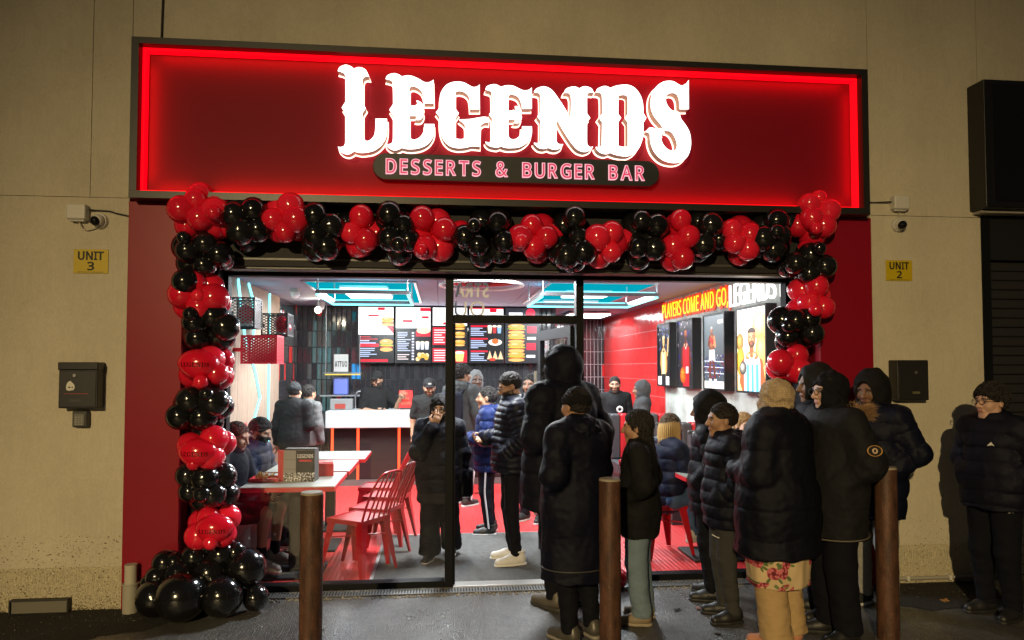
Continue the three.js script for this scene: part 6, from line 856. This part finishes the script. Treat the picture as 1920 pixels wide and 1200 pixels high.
// ---------------------------------------------------------------- the queue outside and the people inside
const PI = Math.PI, blk = (v = 0.01, rough = 0.7, b = 1.25) => fabric(lin(v * 0.5, v * 0.56, v * 0.75 * b), rough), nylon = (r, g, b, rough = 0.58) => fabric(lin(r * 0.45, g * 0.52, b * 0.95), rough);
const shoeBlack = { mat: mat(lin(0.012, 0.012, 0.013), 0.5), sole: mat(lin(0.015, 0.015, 0.015), 0.6) }, shoeWhite = { mat: mat(lin(0.72, 0.71, 0.69), 0.5), sole: mat(lin(0.75, 0.75, 0.74), 0.5), len: 1.08, laces: mat(lin(0.5, 0.5, 0.5), 0.7) }, shoeDark = { mat: mat(lin(0.02, 0.02, 0.02), 0.5), sole: mat(lin(0.5, 0.5, 0.48), 0.5), laces: mat(lin(0.3, 0.3, 0.3), 0.7) };
const mGlasses = mat(lin(0.01, 0.01, 0.01), 0.3), furDark = mat(lin(0.012, 0.01, 0.01), 0.8), furTan = mat(lin(0.34, 0.2, 0.1), 0.85);
function mark(P, at, geo, m, name) { geo.translate(...at); return obj(name, geo, m, P.t); }
// --- outside
person({ label: 'tall person in bulky black coat with furry hood up at the doorway', x: 0.87, z: 0.22, yaw: -2.6, h: 1.80, bulk: 1.4, shoulder: 0.19, seed: 1, skin: 'tan', armL: 'pocket', armR: 'pocket', turn: 0.1,
  top: { mat: nylon(0.012, 0.012, 0.014), thick: 0.045, hem: 0.66, quilt: 0.16, quiltDepth: 0.008, flare: 0.02 }, bottom: { mat: blk(0.012, 0.8) }, shoes: { mat: mat(lin(0.10, 0.085, 0.065), 0.5), sole: mat(lin(0.05, 0.045, 0.04), 0.6) }, hat: { type: 'hood', mat: nylon(0.012, 0.012, 0.014), size: 1.16, fur: furDark } });
{ const P = person({ label: 'person in ankle length black coat and black beanie with back turned', x: 0.86, z: 0.84, yaw: -2.6, h: 1.55, bulk: 1.32, shoulder: 0.185, seed: 2, skin: 'tan', armL: 'pocket', armR: 'fold', hair: 'short',
  top: { mat: nylon(0.011, 0.011, 0.014, 0.5), name: 'coat', thick: 0.035, hem: 0.42, flare: 0.025, hoodDown: true, quilt: 0.22, quiltDepth: 0.004, stripeHem: mat(lin(0.06, 0.055, 0.055), 0.5) }, bottom: { mat: blk(0.012, 0.8), w: 1.05 }, shoes: { mat: mat(lin(0.07, 0.065, 0.055), 0.4), sole: mat(lin(0.25, 0.23, 0.2), 0.5) }, hat: { type: 'beanie', mat: fabric(lin(0.008, 0.008, 0.009), 0.9) } }); }
{ const P = person({ label: 'girl in black jacket and pale blue jeans beside the middle bollard', x: 1.33, z: 0.58, yaw: -2.0, h: 1.38, seed: 3, skin: 'tan', armL: 'pocket', armR: 'pocket', bulk: 1.1, hair: 'long', hairLen: 0.26, hairW: 0.085, hairC: [0.008, 0.006, 0.006],
  top: { mat: fabric(lin(0.01, 0.01, 0.011), 0.75), thick: 0.03, hem: 0.70 }, bottom: { mat: fabric(lin(0.16, 0.22, 0.28), 0.85), name: 'jeans', w: 1.1, flare: 0.018 }, shoes: { mat: mat(lin(0.22, 0.17, 0.11), 0.6), sole: mat(lin(0.3, 0.25, 0.18), 0.6) } });
  }
person({ label: 'person in black hooded coat standing just behind the boy in joggers', x: 1.97, z: 0.16, yaw: -2.0, h: 1.47, seed: 4, skin: 'brown', armL: 'pocket', armR: 'pocket',
  top: { mat: nylon(0.012, 0.012, 0.013), thick: 0.035, hem: 0.72, quilt: 0.1 }, bottom: { mat: blk(0.012, 0.8) }, shoes: shoeBlack, hat: { type: 'hood', mat: fabric(lin(0.008, 0.008, 0.009), 0.7), size: 1.1 } });
{ const P = person({ label: 'boy in black puffer jacket and grey joggers with short dark hair in profile', x: 1.91, z: 0.60, yaw: -1.65, h: 1.43, seed: 5, skin: 'tan', armL: 'pocket', armR: 'pocket', hair: 'short', nod: -0.02,
  top: { mat: nylon(0.013, 0.013, 0.015), thick: 0.04, hem: 0.74, quilt: 0.085, quiltDepth: 0.013, hoodDown: true }, bottom: { mat: fabric(lin(0.045, 0.045, 0.045), 0.9), name: 'joggers', w: 1.0 }, shoes: shoeBlack });
  mark(P, [0.10, 0.57, 0.07], tube([[0, 0, -0.03], [0.006, -0.008, 0], [0.0, 0.012, 0.045]], 0.004, 10, 6), mat(lin(0.6, 0.6, 0.6), 0.5), 'logo_mark'); }
const texFloral = canvasTex(512, 512, (g, w, h) => { g.fillStyle = '#cbb28a'; g.fillRect(0, 0, w, h); const r = rng(66); for (let i = 0; i < 15; i++) { const x = r() * w, y = r() * h, R = 26 + r() * 26, c = ['#a4303c', '#b8485a', '#8a2c34'][i % 3]; g.fillStyle = ['#5a6a3c', '#6c7a4a'][i % 2]; for (let k = 0; k < 4; k++) { const a = r() * 6.3; g.beginPath(); g.ellipse(x + Math.cos(a) * R * 1.3, y + Math.sin(a) * R * 1.3, R * 0.55, R * 0.2, a, 0, 6.3); g.fill(); } for (let k = 0; k < 9; k++) { const a = k / 9 * 6.283; g.fillStyle = k % 2 ? c : '#c66a72'; g.beginPath(); g.arc(x + Math.cos(a) * R * 0.5, y + Math.sin(a) * R * 0.5, R * 0.4, 0, 6.3); g.fill(); } g.fillStyle = '#6a1c26'; g.beginPath(); g.arc(x, y, R * 0.3, 0, 6.3); g.fill(); } });
texFloral.wrapS = texFloral.wrapT = THREE.RepeatWrapping; texFloral.repeat.set(2.4, 2.4);
const texScarf = dataTex(256, (u, v) => { const n = Math.sin((u + v) * 6.283 * 9) * Math.sin((u - v) * 6.283 * 9) * 0.06 + tnoise(u, v, 14, 81) * 0.09; const b = clamp(0.64 + n); return [b, b * 0.87, b * 0.68]; }, true, 1 / 0.22);
person({ label: 'woman in patterned beige headscarf, long black coat, floral tunic and beige trousers', x: 2.06, z: 1.06, yaw: -2.5, h: 1.60, bulk: 1.5, shoulder: 0.185, seed: 6, skin: 'tan', armL: 'front', armR: 'front',
  top: { mat: nylon(0.011, 0.011, 0.012, 0.5), name: 'coat', thick: 0.045, hem: 0.60, flare: 0.03, quilt: 0.17, quiltDepth: 0.008, hoodDown: true, skirt: { name: 'floral_tunic', top: 0.7, bottom: 0.40, r: 0.225, mat: mat(0xffffff, 0.8, { map: texFloral }) } }, bottom: { mat: fabric(lin(0.44, 0.30, 0.15), 0.85), w: 1.2, flare: 0.035 }, shoes: { mat: mat(lin(0.5, 0.22, 0.13), 0.6), sole: mat(lin(0.45, 0.35, 0.25), 0.6) }, hat: { type: 'hijab', mat: mat(0xffffff, 0.85, { map: texScarf }), drape: 0.11 } });
{ const P = person({ label: 'person in black head covering, glasses and black coat with an orange sleeve badge', x: 2.45, z: 1.0, yaw: -1.52, h: 1.65, bulk: 1.22, seed: 7, skin: 'light', armL: 'pocket', armR: 'pocket', glasses: mGlasses, hair: 'short', furCollar: { r: 0.16, mat: furTan },
  top: { mat: fabric(lin(0.011, 0.011, 0.013), 0.7), name: 'coat', thick: 0.04, hem: 0.66, hoodDown: true }, bottom: { mat: blk(0.011, 0.85), w: 1.2, flare: 0.02 }, shoes: shoeBlack, hat: { type: 'hijab', mat: fabric(lin(0.006, 0.006, 0.008), 0.85), drape: 0.12 } });
  const a = P.J.shL, b = P.J.elL, c = mix3(a, b, 0.62), px = c[0] + P.R(0.112), py = c[1];
  const disc = (rx, ry, d) => { const g = new THREE.CylinderGeometry(1, 1, 0.004, 28); g.rotateZ(PI / 2); g.scale(1, ry, rx); g.rotateZ(0.16); g.translate(px + d, py, c[2]); return g; };
  obj('sleeve_badge', disc(0.05, 0.033, 0), mat(lin(0.012, 0.012, 0.012), 0.6), P.t); const rim = new THREE.TorusGeometry(0.046, 0.0035, 6, 32); rim.rotateY(PI / 2); rim.scale(1, 0.66, 1); rim.rotateZ(0.16); rim.translate(px + 0.003, py, c[2]); obj('badge_rim', rim, mat(lin(0.55, 0.3, 0.08), 0.5), P.t);
  const rim2 = new THREE.TorusGeometry(0.013, 0.005, 6, 24); rim2.rotateY(PI / 2); rim2.rotateZ(0.16); rim2.translate(px + 0.004, py, c[2]); obj('badge_emblem', rim2, mat(lin(0.6, 0.45, 0.3), 0.5), P.t);
  obj('coat_hem_band', (() => { const g = new THREE.TorusGeometry(P.R(0.245), 0.005, 6, 60); g.rotateX(PI / 2 + 0.05); g.scale(1, 1, 0.8); g.translate(0, P.R(0.675), 0); return g; })(), mat(lin(0.12, 0.1, 0.08), 0.6), P.t); }
person({ label: 'person with dark hood up standing directly behind the person with the sleeve badge', x: 2.56, z: 0.62, yaw: -1.7, h: 1.68, bulk: 1.1, seed: 8, skin: 'brown', armL: 'pocket', armR: 'pocket',
  top: { mat: blk(0.012, 0.7), thick: 0.03, hem: 0.72 }, bottom: { mat: blk(0.012, 0.85) }, shoes: shoeBlack, hat: { type: 'hood', mat: fabric(lin(0.012, 0.012, 0.012), 0.6), size: 1.05 } });
person({ label: 'hooded man in navy black puffer coat and light grey trousers by the right pillar', x: 3.04, z: 0.5, yaw: -1.05, h: 1.64, bulk: 1.12, seed: 9, skin: 'brown', armL: 'pocket', armR: 'pocket', nod: 0.15,
  top: { mat: nylon(0.01, 0.011, 0.016, 0.5), thick: 0.04, hem: 0.66, quilt: 0.13 }, bottom: { mat: fabric(lin(0.30, 0.29, 0.27), 0.9), w: 1.05 }, shoes: shoeDark, hat: { type: 'hood', mat: fabric(lin(0.009, 0.009, 0.01), 0.7), size: 1.05, open: -0.01 } });
{ const P = person({ label: 'boy with curly dark hair and glasses in black puffer jacket by the shutter', x: 3.76, z: 0.74, yaw: -1.3, h: 1.56, bulk: 1.08, seed: 10, skin: 'light', armL: 'pocket', armR: 'pocket', hair: 'curly', glasses: mGlasses, nod: -0.03, turn: -0.15,
  top: { mat: nylon(0.014, 0.013, 0.016), thick: 0.042, hem: 0.80, quilt: 0.095, quiltDepth: 0.012, hoodDown: true }, bottom: { mat: blk(0.011, 0.85), w: 1.1 }, shoes: shoeBlack });
  const w = mat(lin(0.6, 0.6, 0.58), 0.5), tri = (k) => { const s = new THREE.Shape(); s.moveTo(-0.022 * k, -0.012 * k); s.lineTo(0.004 * k, 0.016 * k); s.lineTo(0.022 * k, -0.012 * k); s.lineTo(0.008 * k, -0.006 * k); return new THREE.ExtrudeGeometry(s, { depth: 0.002, bevelEnabled: false }); };
  const g = tri(1); g.rotateY(0.5); g.translate(0.10, P.R(1.28), 0.168); obj('logo_mark', g, w, P.t); const g2 = tri(0.8); g2.rotateY(1.2); g2.translate(0.155, P.R(0.80), 0.07); obj('logo_mark', g2, w, P.t); }
// --- inside
{ const P = person({ label: 'man in black quilted puffer jacket and white trainers standing in the doorway', x: 0.62, z: -0.9, yaw: -1.5, h: 1.64, seed: 11, skin: 'tan', beard: true, armL: 'pocket', armR: 'front', handR: [0.5, 1.2], hair: 'short', glasses: mGlasses, nod: 0.3, bulk: 1.05, fine: 1.1,
  top: { mat: nylon(0.02, 0.02, 0.022, 0.36), thick: 0.042, hem: 0.82, quilt: 0.052, quiltDepth: 0.013, hoodDown: true }, bottom: { mat: blk(0.012, 0.8), w: 0.85 }, shoes: shoeWhite }); }
{ const P = person({ label: 'woman in black hijab, long coat and wide trousers covering her mouth', x: 0.0, z: -1.0, yaw: -0.12, h: 1.43, seed: 12, skin: 'olive', armR: 'mouth', armL: 'side', handR: [0.25, 2.6], legL: 'aft', legR: 'stand', glasses: mGlasses, bulk: 1.12, nod: 0.12,
  top: { mat: nylon(0.012, 0.012, 0.013, 0.6), name: 'coat', thick: 0.035, hem: 0.62, quilt: 0.12, quiltDepth: 0.007, flare: 0.02 }, bottom: { mat: blk(0.012, 0.85), w: 1.15, flare: 0.05 }, shoes: shoeDark, hat: { type: 'hijab', mat: fabric(lin(0.012, 0.012, 0.013), 0.8) } });
  obj('shoulder_bag', [rb(0.17, 0.29, P.R(0.66), P.R(0.95), -0.12, 0.02, 0.03, 3), tube([[0.2, P.R(0.95), -0.05], [0.19, P.R(1.2), -0.03], [0.1, P.R(1.43), -0.02]], 0.012, 16, 6)], blk(0.012, 0.6), P.t); }
person({ label: 'boy in navy puffer jacket and striped black trackpants facing left', x: 0.49, z: -2.02, yaw: -1.75, h: 1.48, seed: 13, skin: 'tan', hair: 'short', armL: 'front', armR: 'front', handL: [0.6, 1.2], handR: [0.6, 1.2], fine: 1.25, nod: -0.05,
  top: { mat: nylon(0.028, 0.045, 0.10), thick: 0.035, hem: 0.72, quilt: 0.1, hoodDown: true }, bottom: { mat: blk(0.014, 0.8), name: 'trackpants', stripe: mat(lin(0.7, 0.7, 0.7), 0.7) }, shoes: shoeDark });
{ const P = person({ label: 'tall man in grey hooded top with backpack, back to the window', x: 0.27, z: -3.5, yaw: 2.5, h: 1.72, seed: 14, skin: 'brown', hair: 'curly', turn: -0.5, armL: 'side', armR: 'side', handR: [0.4, 1.5], handL: [0.4, 1.5], fine: 1.35,
  top: { mat: fabric(lin(0.045, 0.048, 0.05), 0.85), thick: 0.022, hem: 0.85, hoodDown: true }, bottom: { mat: blk(0.02, 0.8), name: 'trackpants', w: 1.1, stripe: mat(lin(0.6, 0.6, 0.6), 0.7) }, shoes: shoeDark });
  const m = blk(0.025, 0.7); obj('backpack', rb(-0.14, 0.14, P.R(0.98), P.R(1.38), -0.29, -0.15, 0.05, 4), m, P.t); for (const s of [-1, 1]) obj('backpack_strap', tube([[s * 0.1, P.R(1.36), -0.16], [s * 0.11, P.R(1.47), -0.02], [s * 0.12, P.R(1.3), 0.15], [s * 0.14, P.R(1.1), 0.1]], 0.018, 16, 6), m, P.t); }
person({ label: 'man in grey hood with pale lining, facing out near the counter', x: 0.48, z: -4.25, yaw: 0.15, h: 1.63, seed: 15, skin: 'dark', armL: 'side', armR: 'side', fine: 1.35,
  top: { mat: fabric(lin(0.035, 0.036, 0.038), 0.85), thick: 0.025, hem: 0.8 }, bottom: { mat: blk(0.014, 0.8) }, shoes: shoeDark, hat: { type: 'hood', mat: fabric(lin(0.12, 0.12, 0.12), 0.9), size: 0.95, open: 0.03 } });
person({ label: 'person with dark braids in black jacket half hidden behind the puffer jacket man', x: 1.0, z: -2.5, yaw: -0.6, h: 1.61, seed: 16, skin: 'brown', hair: 'braids', hairLen: 0.2, armL: 'pocket', armR: 'pocket', fine: 1.3, bulk: 1.1,
  top: { mat: nylon(0.016, 0.016, 0.017), thick: 0.035, hem: 0.8, quilt: 0.1, hoodDown: true }, bottom: { mat: blk(0.014, 0.8) }, shoes: shoeDark });
{ const P = person({ label: 'staff member in black cap and t-shirt standing before the counter', x: -0.14, z: -4.3, yaw: 0.05, h: 1.53, seed: 17, skin: 'tan', hair: 'short', armL: 'side', armR: 'side', handL: [0.4, 1.5], handR: [0.4, 1.5], nod: 0.2, fine: 1.3, bulk: 1.1, beard: true,
  top: { mat: fabric(lin(0.016, 0.016, 0.016), 0.85), name: 't_shirt', thick: 0.012, hem: 0.85, sleeve: 'short', collar: 0 }, bottom: { mat: blk(0.014, 0.8) }, shoes: shoeDark, hat: { type: 'cap', mat: fabric(lin(0.014, 0.014, 0.015), 0.8), badge: mat(lin(0.5, 0.5, 0.5), 0.6) } }); }
person({ label: 'staff member in black cap, glasses and polo shirt working behind the counter', x: -0.93, z: -5.42, yaw: 0.5, h: 1.62, seed: 18, skin: 'tan', hair: 'short', glasses: mGlasses, armL: 'raise', armR: 'front', handL: [0.4, 0.5], handR: [0.4, 1.2], nod: 0.15, turn: -0.9, fine: 1.3, beard: true, bulk: 1.12,
  top: { mat: fabric(lin(0.014, 0.014, 0.014), 0.85), name: 'polo_shirt', thick: 0.014, hem: 0.85, sleeve: 'short' }, bottom: { mat: blk(0.014, 0.8) }, shoes: shoeDark, hat: { type: 'cap', mat: fabric(lin(0.02, 0.02, 0.02), 0.8) } });
person({ label: 'man in dark grey sweatshirt and cap at the counter, back to the window', x: -1.76, z: -3.6, yaw: 2.9, h: 1.50, seed: 19, skin: 'olive', hair: 'short', armL: 'side', armR: 'front', handL: [0.4, 1.5], fine: 1.25, bulk: 1.1,
  top: { mat: fabric(lin(0.022, 0.022, 0.023), 0.85), name: 'sweatshirt', thick: 0.022, hem: 0.82 }, bottom: { mat: blk(0.014, 0.8), w: 1.05 }, shoes: shoeDark, hat: { type: 'beanie', mat: fabric(lin(0.03, 0.032, 0.034), 0.85) } });
person({ label: 'person in light grey jacket partly hidden beyond the sweatshirt man', x: -1.70, z: -4.2, yaw: 2.6, h: 1.45, seed: 20, skin: 'tan', hair: 'short', armL: 'side', armR: 'side', fine: 1.4,
  top: { mat: fabric(lin(0.12, 0.12, 0.12), 0.85), thick: 0.025, hem: 0.8 }, bottom: { mat: blk(0.014, 0.8) }, shoes: shoeDark });
// seated at the left
person({ label: 'seated boy with thick dark hair, black mask and navy puffer jacket', x: -1.74, z: -1.55, yaw: 1.35, sit: true, seatH: 0.46, h: 1.5, seed: 21, skin: 'tan', hair: 'thick', mask: mat(lin(0.012, 0.012, 0.012), 0.8), armL: 'table', armR: 'table', handL: [0.5, 1.3], handR: [0.5, 1.3], nod: 0.35, fine: 1.15, bulk: 1.1, lean: 0.15,
  top: { mat: nylon(0.02, 0.025, 0.035), thick: 0.035, hem: 0.9, quilt: 0.1, hoodDown: true }, bottom: { mat: blk(0.014, 0.8) }, shoes: shoeDark });
person({ label: 'seated youth in maroon shorts eating at the near table behind the balloons', x: -1.74, z: -0.85, yaw: 1.3, sit: true, seatH: 0.46, h: 1.55, seed: 22, skin: 'tan', hair: 'short', hairC: [0.04, 0.02, 0.012], armL: 'table', armR: 'table', handL: [0.6, 1.3], handR: [0.6, 1.3], nod: 0.25, fine: 1.1, lean: 0.12,
  top: { mat: blk(0.016, 0.8), thick: 0.025, hem: 0.9 }, bottom: { mat: fabric(lin(0.10, 0.022, 0.03), 0.9), name: 'shorts', short: true, w: 1.15, cut: -0.2 }, shoes: { mat: mat(lin(0.2, 0.19, 0.16), 0.6), sole: mat(lin(0.3, 0.28, 0.24), 0.6), sock: blk(0.012, 0.9), sockH: 0.32, len: 1.1 } });
// right hand side
{ const P = person({ label: 'bearded man in black zip top with white chest badge by the red tiles', x: 2.5, z: -4.75, yaw: -0.25, h: 1.55, seed: 23, skin: 'tan', hair: 'short', beard: true, armL: 'side', armR: 'side', fine: 1.3, bulk: 1.1,
  top: { mat: fabric(lin(0.014, 0.014, 0.015), 0.8), thick: 0.018, hem: 0.85 }, bottom: { mat: blk(0.014, 0.8) }, shoes: shoeDark }); const g = new THREE.TorusGeometry(0.035, 0.014, 8, 24); g.translate(0.07, P.R(1.2), 0.155); obj('chest_badge', g, mat(lin(0.65, 0.63, 0.6), 0.6), P.t); }
person({ label: 'person in grey hooded top beside the bearded man, facing left', x: 2.83, z: -4.55, yaw: -1.7, h: 1.48, seed: 24, skin: 'brown', armL: 'front', armR: 'front', fine: 1.35,
  top: { mat: fabric(lin(0.05, 0.052, 0.055), 0.85), thick: 0.022, hem: 0.82 }, bottom: { mat: blk(0.014, 0.8) }, shoes: shoeDark, hat: { type: 'hood', mat: fabric(lin(0.05, 0.052, 0.055), 0.85), size: 0.98 } });
person({ label: 'seated woman with long blonde braids, navy jacket and jeans at the right table', x: 2.04, z: -1.02, yaw: 1.9, sit: true, seatH: 0.47, h: 1.6, seed: 25, skin: 'brown', hair: 'braids', hairC: [0.06, 0.035, 0.015], nBraids: 24, hairLen: 0.42, braidM: mat(lin(0.42, 0.27, 0.09), 0.6), armL: 'table', armR: 'table', fine: 1.15, lean: 0.08,
  top: { mat: nylon(0.018, 0.022, 0.03), thick: 0.03, hem: 0.9, quilt: 0.11 }, bottom: { mat: fabric(lin(0.05, 0.09, 0.17), 0.9), name: 'jeans' }, shoes: { mat: mat(lin(0.55, 0.5, 0.45), 0.6), sole: mat(lin(0.5, 0.48, 0.45), 0.6) } });
person({ label: 'seated woman with curly fair hair at the booth behind the hooded queue', x: 2.85, z: -1.2, yaw: 0.1, sit: true, seatH: 0.47, h: 1.58, seed: 26, skin: 'light', hair: 'long', hairLen: 0.26, hairW: 0.1, hairC: [0.30, 0.18, 0.07], armL: 'table', armR: 'table', fine: 1.2,
  top: { mat: nylon(0.015, 0.015, 0.018), thick: 0.03, hem: 0.9, quilt: 0.1 }, bottom: { mat: blk(0.014, 0.8) }, shoes: shoeDark });
renderer.render(scene, camera);
